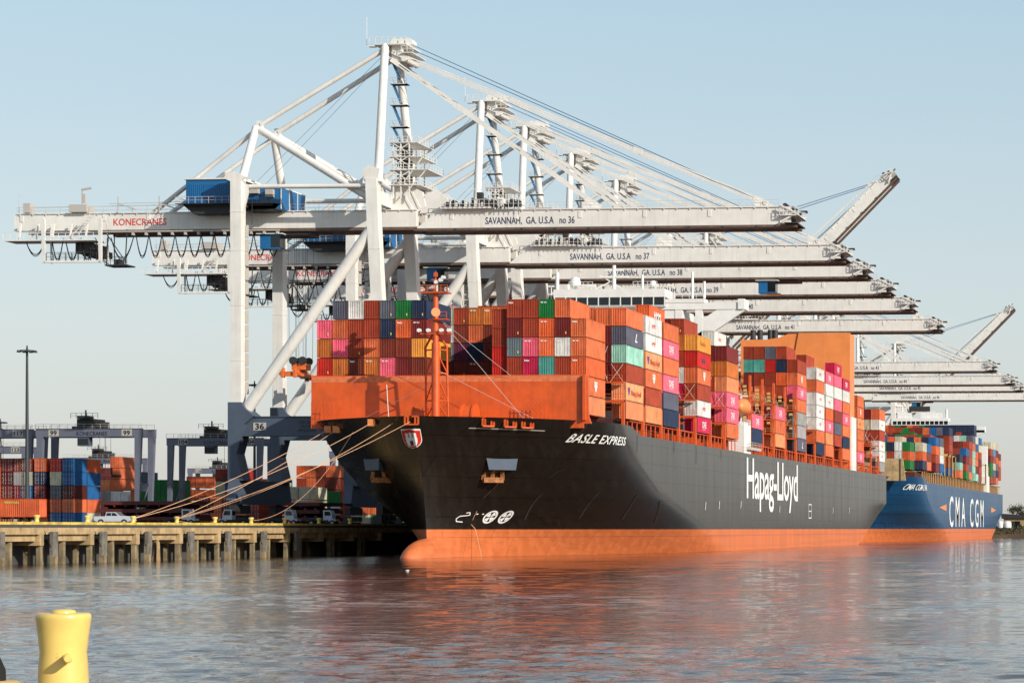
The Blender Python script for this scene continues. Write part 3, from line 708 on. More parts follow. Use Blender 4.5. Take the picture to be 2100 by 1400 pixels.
g = MB(); g.tube((mx_-.2, my-.2, 37.6), (mx_+.5, my-1.5, 37.6), .25, 12, .7); g.build('horn', 'tan_horn' if 'tan_horn' in MATS else 'pale_orange', ship, True)
g = MB(); g.path([(mx_+.8, my, 36.5), (-106.3, 372.2, 21.4)], .035, 5); g.path([(mx_+.8, my, 36.5), (-109, 374, 28.4)], .03, 5); g.path([(mx_, my, 29), (-104, 370.5, 21.3)], .03, 5)
g.path([(mx_-.5, my, 27), (-131.6, 370, 21.4)], .03, 5); g.build('stay_wire', 'rail_steel', ship, True)
# deck gear in front of the breakwater
g = MB()
for x0, x1, zt in ((-140.6, -137.0, 24.4), (-106.4, -103.2, 24.4)):
    if x0 > -110: g.build('storage_rack', 'ship_orange', ship, True); g = MB()
    for i in range(6):
        x = x0+(x1-x0)*i/5; g.bar((x, 372.6, 20.2), (x, 372.6, zt), .09)
    for z in (20.8, 21.6, 22.3, 23.2, 24.):
        if z < zt: g.bar((x0, 372.6, z), (x1, 372.6, z), .09)
g.build('storage_rack', 'ship_orange', ship, True)
for x, r in ((-122.4, 1.35), (-114.6, 1.75)):
    g = MB(); g.box(x-1.2, x+1.6, 369.2, 371.2, 20.2, 21); g.tube((x-.6, 370.2, 21.9), (x+.9, 370.2, 21.9), r, 20); g.tube((x-.9, 370.2, 21.9), (x-.6, 370.2, 21.9), r*1.12, 20); g.tube((x+.9, 370.2, 21.9), (x+1.2, 370.2, 21.9), r*1.12, 20)
    g.box(x+1.3, x+2.6, 369.4, 371, 20.2, 21.9); g.box(x-2.2, x-1, 369.6, 370.8, 20.2, 21.5); g.build('mooring_winch', 'ship_orange', ship, True)
g = MB(); g.tube((-126.0, 366.4, 21), (-126.2, 366.0, 26.6), .06, 6); g.build('jack_staff', 'ship_white', ship, True)
# fairleads on the bulwark
FL = [(-119.4, 357.7, 20.6), (-109.7, 363.7, 20.55), (-106.9, 365.9, 20.5), (-104.8, 368.0, 20.45)]
for x, y, z in FL:
    dx = x-XC; n_ = Vector((.75, -.66, 0)) if dx > 3 else Vector((.05, -1, 0)); n_.normalize(); t_ = Vector((-n_.y, n_.x, 0))
    c = Vector((x, y, z+.12))+n_*.34; w2, h2 = (1.0, .6); g = MB()
    for a, b in (((-w2, -h2), (w2, -h2)), ((w2, -h2), (w2, h2)), ((w2, h2), (-w2, h2)), ((-w2, h2), (-w2, -h2)), ((-.55, -h2), (-.55, h2)), ((.55, -h2), (.55, h2))):
        g.bar(c+t_*a[0]+Vector((0, 0, a[1])), c+t_*b[0]+Vector((0, 0, b[1])), .24)
    g.build('fairlead', 'ship_orange', ship, True)
PF = [(-137.3, 371.2, 20.0), (-135.2, 369.2, 19.9), (-126.9, 361.5, 20.6)]
for x, y, z in PF:
    g = MB(); g.box(x-.55, x+.55, y-.5, y+.3, z-.55, z+.5); g.build('fairlead', 'pale_orange', ship, True)
g = MB(); vs = [(0, 0), (9, -.35), (9, -.23), (0, .12)]
strip(H1, g, [(362.6, 19.75), (366, 19.7), (371, 19.62)], .14); g.build('rubbing_bar', 'rail_steel', ship, True)
# hatch coaming, deck-edge stanchions, lashing bridges
g = MB(); g.box(XC-21.5, -97.3, 392, 489, 19.9, 22.3); g.box(XC-21.5, -97.3, 504, 641, 19.9, 22.3); g.box(XC-21.5, -97.3, 656, 712, 19.9, 20.8)
g.box(-139, -99.3, 377.2, 391, 20.2, 22.3); g.build('hatch_coaming', 'hatch_brown', ship, True)
g = MB(); y = 396.
while y < 712:
    if not (491 < y < 502):
        g.box(-95.9, -95.75, y, y+.3, 19.95, 22.3)
        if random.random() < .5: g.box(-97.2, -96.7, y+.5, y+random.uniform(.8, 1.5), 19.95, random.uniform(20.8, 21.8))
    y += 3.4
y = 396; g.box(-97.3, -95.6, 397, 490, 22.2, 22.38); g.box(-97.3, -95.6, 504, 712, 22.0, 22.16)
g.build('deck_stanchion', 'ship_orange', ship, True)['kind'] = 'stuff'
g = MB(); g.rail((-94.95, 402, 20.05), (-94.95, 714, 20.05), 1.05, 6.0, .02); g.build('deck_railing', 'ship_orange', ship, True)
for i in range(1, 24):
    yb = BY[i]-1.0
    if i in (8,): continue
    zt = 36.4 if 9 <= i <= 13 else (31.2 if i not in (19,) else 28)
    g = MB(); x1 = -95.2; x0 = -142.9
    g.box(x1-.45, x1, yb-.35, yb+.35, 19.95, zt if 9 <= i <= 13 else 25.4)
    for k in range(19, -1, -1):
        if 9 <= i <= 14 and k >= 12 and k < 19 or i in (8, 15, 23, 22) and k > 14 and k < 19: g.bar((XC-HB+PITCH*k, yb, 20), (XC-HB+PITCH*k, yb, zt-1.5), .3)
    g.box(x1-12, x1, yb-.5, yb+.5, 25.1, 25.4); g.box(x1-12, x1, yb-.5, yb+.5, 28.2, 28.45)
    if i > 1: g.box(x0, x1-12, yb-.5, yb+.5, 28.2, 28.5)
    if zt > 32: g.box(x1-18, x1, yb-.5, yb+.5, 31.6, 31.85)
    o = g.build('lashing_bridge', 'ship_orange', ship, True)
    g = MB(); zz = [25.4, 28.45]+([31.85] if zt > 32 else [])
    for z in zz: g.rail((x1-9, yb-.52, z), (x1-.2, yb-.52, z), 1.05, 1.6, .04)
    r = g.build('railing', 'sand_yellow' if zt > 32 else 'ship_orange', o); r.location = (0, 0, 0)
    r.data.transform(Matrix.Translation((-XC, -357, 0)))
    if zt > 32:
        g = MB()
        for q in range(5):
            for z in (27.4, 30.6, 33.8):
                g = MB(); g.box(x1-1.6-2.57*q, x1-.9-2.57*q, yb-.75, yb-.4, z, z+.5); l_ = g.build('work_lamp', 'sand_yellow', o); l_.data.transform(Matrix.Translation((-XC, -357, 0)))
    g = MB()
    for q in range(4):
        xa = x1-.2-PITCH*q; g.tube((xa, yb-.1, 28.4), (xa-2.2, yb+.7, 31.4+3*(q % 2)), .045, 5); g.tube((xa-2.2, yb-.1, 28.4), (xa-.2, yb+.7, 31.4+3*(q % 2)), .045, 5)
    if i not in (2, 3): l_ = g.build('lashing_rod', 'rail_steel', o); l_.data.transform(Matrix.Translation((-XC, -357, 0)))
# accommodation block with bridge wings
g = MB(); g.box(-133.5, -107.5, 492.5, 503, 19.9, 49.2)
g.box(-100.5, -95.0, 493.3, 500.8, 19.95, 25.8); g.box(-99.6, -95.3, 494, 499, 25.8, 26.4)
dh = g.build('deckhouse', 'ship_white', ship, True)
g = MB(); g.box(-134.8, -110.9, 491.6, 502, 49.9, 50.15); g.box(-134.4, -111.2, 491.9, 502, 51.9, 53.6)
for i in range(11): x = -134.2+i*2.3; g.box(x-.09, x+.09, 491.75, 491.95, 50.1, 52.0)
g.box(-142.5, -94.9, 492.3, 496, 49.3, 50.7); g.box(-96.0, -94.7, 492.0, 497, 49.3, 51.4); g.box(-112, -103, 492.2, 496, 50.7, 51.5)
for x in (-112.6, -108.4, -104.2): g.box(x-.75, x+.75, 492.4, 493.4, 43.2, 49.3)
g.box(-113, -103.5, 492.4, 493.4, 43.0, 44.3); g.bar((-104, 492.9, 43.7), (-95.2, 492.9, 49.6), 1.0, 1.5); g.prism([(-104.6, 44), (-96.5, 49.4), (-100.2, 49.4), (-103.3, 47.4)], 'y', 492.45, 493.35)
g.build('wheelhouse', 'ship_white', ship, True)
g = MB(); g.box(-134.2, -111.3, 491.97, 492.1, 50.15, 51.9); g.box(-111.35, -111.15, 492.1, 500, 50.15, 51.9); g.build('window_band', 'glass_dark', ship, True)
g = MB()
g.rail((-134, 491.4, 49.2), (-111, 491.4, 49.2), 1., 2.6, .03); g.rail((-112, 492.1, 51.5), (-103.2, 492.1, 51.5), 1., 1.4, .05)
for x, zt in ((-135, 57.5), (-123, 59.0), (-106.5, 57.5), (-117, 57), (-104, 55.5)): g.tube((x, 497, 52), (x, 497, zt), .28 if x > -120 else .4, 8)
g.box(-126, -120, 496.6, 497.4, 56.4, 56.7); g.box(-125, -121, 496.7, 497.3, 57.8, 58.1); g.bar((-127, 497, 54), (-121, 497, 57), .2); g.bar((-121, 497, 54), (-126, 497, 57), .2)
for x in (-136, -130, -127.5, -114, -111): g.tube((x, 496, 52), (x, 496, 54.8), .1, 6); g.box(x-.6, x+.6, 495.8, 496.2, 54.5, 54.8)
for x in (-132, -118.5): g.rail((x, 495, 54.2), (x+5, 495, 54.2), 1.2, 1., .05)
g.build('radar_mast', 'ship_white', ship, True)
g = MB(); g.lathe([(.3, 0), (1.1, .5), (1.2, 1.3), (.9, 2.2), (.2, 2.5)], (-131.2, 497, 54.2), 14); g.lathe([(.3, 0), (.8, .5), (.5, 1.5)], (-114.8, 497, 54.2), 12); g.build('radome', 'ship_white', ship, True)
g = MB(); vs = []; n = 16; k = 12
for i in range(k+1):
    t = math.pi*i/k
    for j in range(n):
        a = 2*math.pi*j/n; r = math.sin(t)**.6 if 0 < i < k else 0
        vs.append((-96.0+1.5*r*math.cos(a), 497.2-4.2*math.cos(t), 29.4+1.9*r*math.sin(a)*(1 if math.sin(a) > 0 else .8)))
g.add(vs, [(i*n+j, i*n+(j+1) % n, (i+1)*n+(j+1) % n, (i+1)*n+j) for i in range(k) for j in range(n)], 0, True); lb = g.build('lifeboat', 'pale_orange', ship, True)
g = MB()
for y in (493.4, 500.6): g.bar((-97, y, 25.8), (-97, y, 32), .35); g.bar((-97, y, 32), (-95.6, y, 32), .3); g.bar((-98.4, y, 25.8), (-97, y, 29), .2)
g.rail((-95.1, 493.3, 25.8), (-95.1, 500.8, 25.8), 1.1, 1.2, .05); g.build('davit', 'ship_white', ship, True)
g = MB(); g.box(-95.3, -94.3, 496, 509, 20.7, 21.3); g.rail((-94.35, 496, 21.3), (-94.35, 509, 21.3), 1.0, 1.5, .04); g.build('gangway', 'rail_steel', ship, True)
# funnel casing
g = MB(); g.prism([(-124.9, 20), (-95.5, 20), (-95.5, 56.4), (-112, 56.4), (-114.8, 55.4), (-118, 54.9), (-124.9, 54.9)], 'y', 644, 652.5)
g.prism([(-112.0, 20), (-95.35, 20), (-95.35, 56.6), (-109.2, 56.6), (-110.2, 51.2)], 'y', 643.6, 644)
g.build('funnel_casing', 'pale_orange', ship, True)
g = MB(); g.box(-95.45, -94.95, 645, 652.5, 20, 34.2); g.build('casing_panel', 'ship_white', ship, True)
g = MB()
for x in (-122.3, -120.4, -117.6, -116.3): g.tube((x, 648, 54.8), (x, 648, 57.8), .75, 12)
g.build('exhaust_pipe', 'crane_dark', ship, True)
# ---------------------------------------------------------------- second ship (blue)
H2 = Hull(418, 1122.)
ship2 = thing('container_ship', 'blue container ship berthed behind the stern of the black one', 'container ship', (XC, 775, 0))
H2.grid(ZL, True).build('hull', 'hull_blue', ship2, True)
H2.grid([-3, 0, 1.5, 3.0, 4.35]).build('boot_top', 'boot_orange', ship2, True)
H2.deck(776, 1122, 20.0).build('main_deck', 'sand_yellow', ship2, True)
text_decal('lettering', H2, 'C M A   C G M', 'white_letter', ship2, 890, 5.2, 11.2, 136, bold=.004, space=1.0)
text_decal('lettering', H2, 'CMA CGM LYRA', 'white_letter', ship2, 795, 17.2, 1.9, 22, shear=.12, bold=.006)
g = MB()
H2.side_decal(g, [(0, 0), (24, 1.2), (24, -1.2)], [(0, 2, 1)], 856, 12.0, 1, 1); H2.side_decal(g, [(0, 1.2), (0, -1.2), (24, 0)], [(0, 1, 2)], 1062, 12.6, 1, 1); g.build('arrow_mark', 'orange_arrow' if 'orange_arrow' in MATS else 'pale_orange', ship2, True)
g = MB(); g.box(-141, -99.8, 786, 786.4, 20, 27.2); g.prism([(-99.8, 20), (-98.2, 20), (-99.2, 27.2), (-99.8, 27.2)], 'y', 785.6, 787); g.build('breakwater', 'concrete', ship2, True)
g = MB(); y = 812
while y < 1118: g.box(-96.0, -95.85, y, y+.6, 20, 23.6); y += 5.6
g.build('deck_stanchion', 'sand_yellow', ship2, True)['kind'] = 'stuff'
g = MB(); g.box(-98, -95.9, 812, 1118, 23.4, 23.6); g.box(XC-20, -97, 800, 1118, 20, 23.2); g.build('hatch_coaming', 'hatch_brown', ship2, True)
for y in (893, 905, 917, 1043, 1055):
    g = MB(); g.box(-96, -95.5, y, y+.6, 23.6, 32); g.box(-110, -95.5, y, y+.5, 31.4, 31.9); [g.box(-96-2.57*q, -95.7-2.57*q, y, y+.3, 23.6, 31.5) for q in range(5)]
    g.build('lashing_bridge', 'sand_yellow', ship2, True)
g = MB(); yb = 1026
g.box(-133, -106, yb+1, yb+12, 20, 45); g.box(-146, -94.5, yb, yb+5, 45, 47.6); g.box(-134.5, -109.5, yb-.5, yb+8, 47.6, 48.4); g.box(-134, -110, yb, yb+8, 49.9, 51.2)
for i in range(13): g.box(-134+1.98*i, -133.7+1.98*i, yb-.2, yb+.2, 48.4, 49.9)
g.prism([(-104, 41.5), (-102, 41.5), (-94.6, 45), (-94.6, 46), (-104, 46)], 'y', yb, yb+1); g.box(-132, -126, yb+2, yb+5, 51.2, 54); g.box(-122, -113, yb+2, yb+5, 51.2, 53.5)
g.rail((-134, yb, 51.2), (-110, yb, 51.2), 1.4, 1.8, .07); g.tube((-111, yb+2, 51), (-111, yb+2, 55), .5, 8); g.tube((-130, yb+3, 54), (-130, yb+3, 56.5), .3, 8); g.box(-127.5, -116, yb+2, yb+2.5, 53.6, 54.2)
g.build('wheelhouse', 'ship_white', ship2, True)
g = MB(); g.box(-133.7, -110.2, yb, yb+.2, 48.4, 49.9); g.build('window_band', 'glass_dark', ship2, True)
g = MB(); g.box(-127, -118, yb+1.6, yb+2, 54.2, 56.2); g.build('radar_mast', 'crane_dark', ship2, True)
g = MB(); g.box(-98, -95.3, 1046, 1056, 20, 27); g.box(-98, -95.6, 1047, 1052, 27, 40); g.build('deckhouse', 'ship_white', ship2, True)
# its containers, and the ones hidden deep in the stacks, are far too many and too small to be single things: one object
FARB = [[], [], []]
def farbox(x0, y0, z0, c, Lc=12.1):
    FARB[0].append((x0, y0, z0, c, Lc))
pal2 = ['rust']*5+['maroon']*4+['orange']*3+['navy']*4+['slate']*2+['cream']*3+['white']*2+['green']*3+['blue']*2+['mint', 'lightblue', 'vermilion', 'brown']
def farstack(Y0, k0, k1, top, base=23.8, seed=0, n=2):
    rr = random.Random(seed)
    for k in range(k0, k1+1):
        t = int((top-base)/TP+.01)
        lo = 0 if (k == k1 or n > 8) else max(0, t-n)
        for q in range(lo, t): farbox(colx(k)-1.24, Y0, top-TP*(t-q), rr.choice(pal2))
P2 = [(793, 1, 17, 32.9, 22, 9), (807, 12, 18, 33.2, 22.0, 9), (820.5, 12, 18, 33.3, 22, 9), (834, 0, 14, 36.2, 22, 3), (846, 2, 18, 36.4, 23, 9), (860, 10, 18, 36.7, 23, 9), (874, 0, 16, 38.4, 23, 9),
 (888, 0, 13, 39.8, 23, 6), (901, 12, 18, 26.8, 23.8, 9), (915, 3, 17, 42.6, 23.8, 9), (928, 8, 18, 32.9, 23.8, 9), (952, 2, 18, 36, 23.8, 9), (965, 6, 18, 39.2, 23.8, 9), (979, 0, 18, 42, 23.8, 9), (992, 6, 18, 42.1, 23.8, 4), (1007, 6, 18, 42.2, 23.8, 4),
 (1060, 10, 18, 42.3, 23.8, 9), (1074, 10, 18, 42.5, 23.8, 9), (1088, 10, 18, 42.5, 23.8, 9), (1102, 10, 18, 38.5, 23.8, 9)]
for i, a in enumerate(P2): farstack(a[0], a[1], a[2], a[3], a[4], 100+i, a[5])
for k in range(0, 18): farbox(colx(k)-1.24, 1011, 44.6, 'navy' if k > 9 else ['rust', 'green', 'maroon', 'orange'][k % 4]); farbox(colx(k)-1.24, 1011, 41.6, 'navy' if k % 3 else 'rust')
# interior of the black ship's stacks
rr = random.Random(5)
for k in range(11, 16):  # unseen full-height columns, added to cast shade into the gap beside them
    for q in range(6): farbox(colx(k)-1.24, BY[1]+.05, ZB+TP*q, rr.choice(['rust', 'brown', 'orange', 'maroon']))
for i in range(1, 24):
    if i == 8 or i == 19: continue
    tmax = {2: 5, 9: 1, 10: 1, 12: 1, 11: 2, 14: 2}.get(i, 5)
    if i == 1: continue
    kk = range(1, 17)
    if i in (2,): kk = [k for k in range(1, 17) if k < 5 or k > 12]
    if i in (9, 10, 12, 14): kk = range(1, 15)
    for k in kk:
        if i == 13 and k in (13, 14, 15, 16): tt = 4
        elif i == 13: tt = 4
        else: tt = tmax
        for q in range(max(0, tt-2), tt): farbox(colx(k)-1.24, BY[i]+.05, ZB+TP*q, rr.choice(['rust', 'brown', 'orange', 'maroon', 'orange', 'navy']))
# ---------------------------------------------------------------- ship-to-shore cranes (u = across the quay from the water-side rail, v along it, z above the quay)
XR, ZQ = -148.5, 5.0
HG = Vector((4.6, 0, 57.2))          # boom hinge
def make_crane():
    c = thing('container_crane', 'x', 'crane', (XR, 441, ZQ), 'ship-to-shore gantry cranes along the quay')
    W, Bm = 'crane_white', 'crane_bluegrey'
    for v in (-10, 10):
        # landside leg, upper white and lower blue-grey
        g = MB(); g.box(-28.9, -26.9, v-1.1, v+1.1, 22.4, 62.6); g.prism([(-28.9, 62.6), (-26.9, 62.6), (-26.2, 63.4), (-28.0, 64.3), (-29.9, 64.1), (-29.9, 63.0)], 'y', v-1.1, v+1.1)
        for z in (30, 40, 50, 57): g.box(-28.95, -26.85, v-1.15, v+1.15, z, z+.12)
        g.prism([(-26.9, 57), (-26.9, 62.4), (-25.6, 62.0)], 'y', v-.4, v+.4)
        leg = g.build('leg', W, c)
        g = MB(); g.prism([(-29.05, 8.2), (-26.2, 8.2), (-27.4, 13.0), (-26.0, 18.4), (-24.2, 19.9), (-25.8, 21.2), (-26.6, 22.4), (-29.05, 22.4)], 'y', v-1.9, v+1.9); g.build('leg_base', Bm, leg)
        # waterside leg: leaning below the girder, vertical above
        g = MB(); P = [(-2.5, 22.4, -1.0, 1.2), ]
        g.add([(x, y, z) for (z, xc) in ((22.4, -.6), (55, -2.4), (62.8, -2.7)) for (x, y) in ((xc-1.05, v-1.1), (xc+1.05, v-1.1), (xc+1.05, v+1.1), (xc-1.05, v+1.1))],
              [(3,2,1,0), (8,9,10,11)]+[(4*a+i, 4*a+(i+1) % 4, 4*a+4+(i+1) % 4, 4*a+4+i) for a in (0, 1) for i in range(4)])
        for z in (30, 40, 50): xc = -.6-(z-22.4)*.0552; g.box(xc-1.1, xc+1.1, v-1.15, v+1.15, z, z+.12)
        g.prism([(-3.8, 61.6), (-1.6, 61.6), (-1.2, 64.6), (-3.2, 65.2), (-4.4, 64.4)], 'y', v-.9, v+.9)
        leg = g.build('leg', W, c)
        g = MB(); g.prism([(1.1, 8.2), (-2.2, 8.2), (-1.0, 13.0), (-2.4, 18.4), (-4.4, 19.9), (-1.7, 22.4), (.5, 22.4)], 'y', v-1.9, v+1.9); g.build('leg_base', Bm, leg)
        g = MB(); g.box(-26.6, -2.4, v-1.0, v+1.0, 16.4, 19.7); g.box(-26.6, -2.4, v-1.25, v+1.25, 19.7, 19.85); g.box(-26.6, -2.4, v-1.25, v+1.25, 16.25, 16.4)
        pb = g.build('portal_beam', Bm, c)
        if v < 0:
            g = MB(); g.box(-24.6, -22.2, -11.1, -11.02, 17.3, 18.7); npl = g.build('number_plate', 'rail_steel', pb)
            for i, s_ in enumerate(('USE BELT', 'UNDER', 'SPREADER')): txt('lettering', s_, 'black_letter', pb, (-14.6, -11.05, 18.5-.75*i), FACE_Y, .75, 1.0, align='CENTER')
        g = MB(); g.tube((-3.0, v, 53.6), (-26.4, v, 20.9), 1.08, 18); g.tube((-26.4, v, 20.9), (-27.4, v, 19.5), 1.08, 18); g.build('diagonal_brace', W, c)
        g = MB(); g.tube((-27, v, 61.7), (-3.6, v, 61.6), .42, 12); g.build('tie_tube', W, c)
        s_ = 1 if v > 0 else -1
        g = MB(); g.tube((-1.7, v, 62.2), (-2.6, 3.6*s_, 88.4), .82, 18, .72); g.build('mast_leg', W, c)
        g = MB(); g.tube((-27.2, v, 62.6), (-26.8, 4.3*s_, 73.4), .75, 16, .7); g.build('mast_leg', W, c)
        g = MB(); g.tube((-25.9, 4.4*s_, 72.9), (-3.4, 9.2*s_, 59.4), .72, 16); g.build('back_brace', W, c)
        g = MB(); g.tube((-3.3, 3.6*s_, 87.2), (-25.9, 4.3*s_, 73.9), .46, 12); g.box(-26.6, -25.4, 4.3*s_-.3, 4.3*s_+.3, 73, 74.6); g.build('backstay', W, c)
        g = MB(); g.tube((-27.2, 4.3*s_, 72.6), (-47.2, 2.75*s_, 58), .42, 12); g.build('backstay', W, c)
        # girder
        vg = 2.75*s_
        g = MB(); g.box(-73.6, 3.2, vg-.75, vg+.75, 54.9, 57.95); g.box(-72.9, 3.4, vg-1.0, vg+1.0, 57.95, 58.1)
        for i in range(31): g.box(-72.5+2.5*i, -72.35+2.5*i, vg-.95, vg+.95, 57.7, 57.95)
        gd = g.build('girder', W, c)
        g = MB(); g.box(-57, 3.4, vg-.8, vg+.8, 54.35, 54.9); g.build('trolley_rail', 'rail_shade_brown', gd)
        g = MB(); g.rail((-72.9, vg-1.0*1, 58.1), (-39.5, vg-1.0, 58.1), 1.15, 2.6, .03); g.build('railing', 'rail_steel', gd)
        g = MB(); g.rail((-20.5, vg-1.0, 58.1), (-4.2, vg-1.0, 58.1), 1.15, 2.6, .03); g.build('railing', 'rail_steel', gd)
        if v < 0:
            txt('lettering', 'KONECRANES', 'red_letter', gd, (-54.5, vg-.78, 55.75), FACE_Y, 1.75, .91, bold=.02)
        # sheave of bogies under each sill end
    for u0, u1 in ((-29.0, -26.6), (-1.6, .9)):
        g = MB(); g.box(u0+.3, u1-.3, -11.5, 11.5, 3.9, 8.3); g.prism([(-13.5, 4.6), (-11, 4.0), (-11, 8.5), (-12.3, 8.5)], 'x', u0+.3, u1-.3); g.prism([(13.5, 4.6), (11, 4.0), (11, 8.5), (12.3, 8.5)], 'x', u0+.3, u1-.3)
        g.build('sill_beam', Bm, c)
        for v in (-9.5, 9.5):
            um = (u0+u1)/2; g = MB(); g.box(um-.6, um+.6, v-3.6, v+3.6, 2.2, 3.7); g.box(um-.35, um+.35, v-.6, v+.6, 3.6, 4.4)
            for q in (-3, -1.2, 1.2, 3): g.box(um-.5, um+.5, v+q-.75, v+q+.75, .9, 1.9); g.tube((um-.3, v+q-.4, .42), (um+.3, v+q-.4, .42), .4, 12); g.tube((um-.3, v+q+.45, .42), (um+.3, v+q+.45, .42), .4, 12)
            g.box(um-.8, um+.8, v-4.8, v-3.7, .3, 1.8); g.build('bogie', 'crane_dark', c)
    g = MB(); g.box(-28.6, -27.2, -10, 10, 58.3, 60.4); g.build('cross_beam', W, c)
    g = MB(); g.box(-3.0, -1.6, -10, 10, 58.4, 60.8); g.build('cross_beam', W, c)
    g = MB(); g.tube((-26.8, -4.3, 73.1), (-26.8, 4.3, 73.1), .5, 12); g.build('cross_beam', W, c)
    g = MB(); g.tube((-2.6, -3.6, 87.4), (-2.6, 3.6, 87.4), .6, 12); g.build('cross_beam', W, c)
    for u in (-72.4, -56.5, -48, -36, -14): g = MB(); g.box(u, u+.6, -3.6, 3.6, 56.6, 57.9); g.build('cross_beam', W, c)
    # hinge plates
    for s_ in (-1, 1):
        g = MB(); vg = 2.75*s_
        g.prism([(-1.6, 58.1), (-1.6, 63.2), (.4, 63.4), (4.2, 61.4), (5.0, 58.6), (3.4, 57.6), (3.2, 54.9), (2.2, 54.9)], 'y', vg-.55, vg+.55)
        g.prism([(-.6, 63.0), (-.3, 63.1), (2.8, 57.8), (2.4, 57.6)], 'y', vg-.7, vg+.7); g.prism([(1.6, 62.6), (1.9, 62.5), (4.0, 58.4), (3.6, 58.2)], 'y', vg-.7, vg+.7)
        g.build('hinge_plate', W, c)
    # masthead, platforms, stairs between the mast legs
    g = MB(); g.box(-4.6, 1.6, -4.2, 4.2, 88.3, 88.5); g.rail((-5.4, -4.2, 88.5), (1.6, -4.2, 88.5), 1.2, 1.1, .05); g.box(-5.6, -4.4, -4.2, -3, 88.0, 88.2); g.box(-1.6, .4, -3.0, -2.2, 85.4, 88.4); g.box(-1.6, .4, 2.2, 3.0, 85.4, 88.4); g.box(-1.2, .2, -2.2, 2.2, 86.4, 87.2)
    for u in (-1.6, -.3, 1.0): g.tube((u, -1.4, 89.3), (u, 1.4, 89.3), .75, 12)
    g.tube((-6.0, -3.8, 88), (-6.0, -3.8, 93.6), .05, 5); g.tube((.9, -3.6, 85.8), (.9, 3.6, 85.8), .5, 10); g.box(.6, 2.6, -4, 4, 86.8, 86.95); g.rail((.6, -4.1, 87), (2.8, -4.1, 87), 1.1, .8, .05)
    g.build('masthead', W, c)
    g = MB(); zz = [85.4, 81.5, 77.6, 73.6, 70.2]; y_ = -1.2
    for i, (a, b2) in enumerate(zip(zz, zz[1:])):
        g.box(-2.2, .9, y_-1.0, y_+1.0, b2-.1, b2+.05, 1); g.box(-2.2, .9, y_-1.0, y_+1.0, a-.1, a+.05, 1)
        for d in (-.45, .45): g.bar((-1.9, y_+d, a), (-.2, y_+d, b2), .12, .22)
        for q in range(9): t = (q+.5)/9; g.bar((-1.9+1.7*t, y_-.45, a+(b2-a)*t), (-1.9+1.7*t, y_+.45, a+(b2-a)*t), .1, .06)
        g.bar((-1.9, y_-.5, a+1), (-.2, y_-.5, b2+1), .05); g.rail((-2.2, y_-1.0, b2), (.9, y_-1.0, b2), 1.1, 1., .03, 1)
    g.build('stair', ['rope_blue', 'rail_steel'], c)
    g = MB()
    for i, z in enumerate((62.4, 65.2, 67.6, 70.2)):
        r1 = 4.4+(i % 2)*1.4-(i == 3)*2; g.box(-1.6, r1, -4.6, 4.6, z, z+.12); g.rail((-1.6, -4.6, z), (r1, -4.6, z), 1.15, .9, .05); g.rail((r1, -4.6, z), (r1, 4.6, z), 1.15, 1.4, .05)
    for x in (-.8, .6, 2.2): g.bar((x, -4.3, 60), (x, -4.3, 70.3), .22); g.bar((x, 4.3, 60), (x, 4.3, 70.3), .22)
    for z in (63.2, 66, 68.3): g.bar((-.8, -4.4, z), (2.2, -4.4, z+1.8), .16); g.bar((2.2, -4.4, z), (-.8, -4.4, z+1.8), .16); g.box(-.4, 1.8, -3.4, -1.2, z, z+1.2, 1)
    g.bar((4.6, -4.4, 67.4), (1.2, -4.4, 63), .16); g.bar((5.2, -4.4, 65), (1.2, -4.4, 60.6), .16)
    g.build('service_platform', [W, 'crane_dark'], c)
    # machinery house and electrical house
    g = MB(); g.box(-38.9, -29.2, -7.2, 6, 59.0, 63.5)
    for i in range(27): g.box(-38.8+.36*i, -38.66+.36*i, -7.28, -7.2, 59.3, 62.6)
    mh = g.build('machinery_house', 'house_blue', c)
    g = MB(); g.box(-39.2, -28.6, -7.5, 6.3, 63.5, 63.75); g.box(-31.5, -29.2, -6, 4, 63.75, 64.3); g.build('roof', W, mh)
    g = MB(); g.box(-39.2, -22.5, -7.4, 6.2, 58.6, 59.0); g.prism([(-39.2, 58.6), (-28.6, 58.6), (-29.5, 57.2), (-37.5, 57.2)], 'y', -7.0, -4.7); g.box(-40.4, -29, -8.5, -7.3, 58.9, 59.0)
    g.build('house_base', 'crane_dark', mh)
    g = MB(); g.rail((-40.4, -8.5, 59), (-29, -8.5, 59), 1.2, 1.2, .045); g.rail((-40.4, -8.5, 59), (-40.4, 5, 59), 1.2, 1.8, .045); g.build('railing', 'rail_steel', mh)
    g = MB(); g.box(-27.5, -21.0, -7.0, 5.2, 58.0, 62.0)
    for v in (-7.05, -3, 1.1, 5.1): g.box(-21.02, -20.9, v-.08, v+.08, 58, 62, 1)
    g.box(-27.5, -20.95, -7.1, 5.3, 61.9, 62.1, 1); eh = g.build('electrical_house', ['house_blue', W], c)
    g = MB(); g.box(-23.6, -22.2, -8.0, -7.0, 60.1, 61.5); g.box(-26.6, -25, -7.9, -7, 60.8, 61.8); g.build('air_conditioner', 'rail_steel', eh)
    g = MB(); g.box(-27.5, -21.4, -8.6, -7.0, 58.9, 59.0); g.rail((-27.5, -8.6, 59), (-21.4, -8.6, 59), 1.3, .8, .045); g.rail((-25.8, -8.6, 55), (-25.8, -8.6, 59), .8, 1, .05); g.prism([(-27.5, 58.9), (-21.2, 58.9), (-22.4, 57.7), (-27.5, 57.7)], 'y', -7, 5); g.build('walkway', 'crane_dark', eh)
    # trolley with cab
    g = MB(); g.box(-27, -17.5, -3.0, 3.0, 53.7, 54.3); g.box(-25.5, -18.5, -2.2, 2.2, 54.3, 55.1); tr = g.build('trolley', 'crane_dark', c)
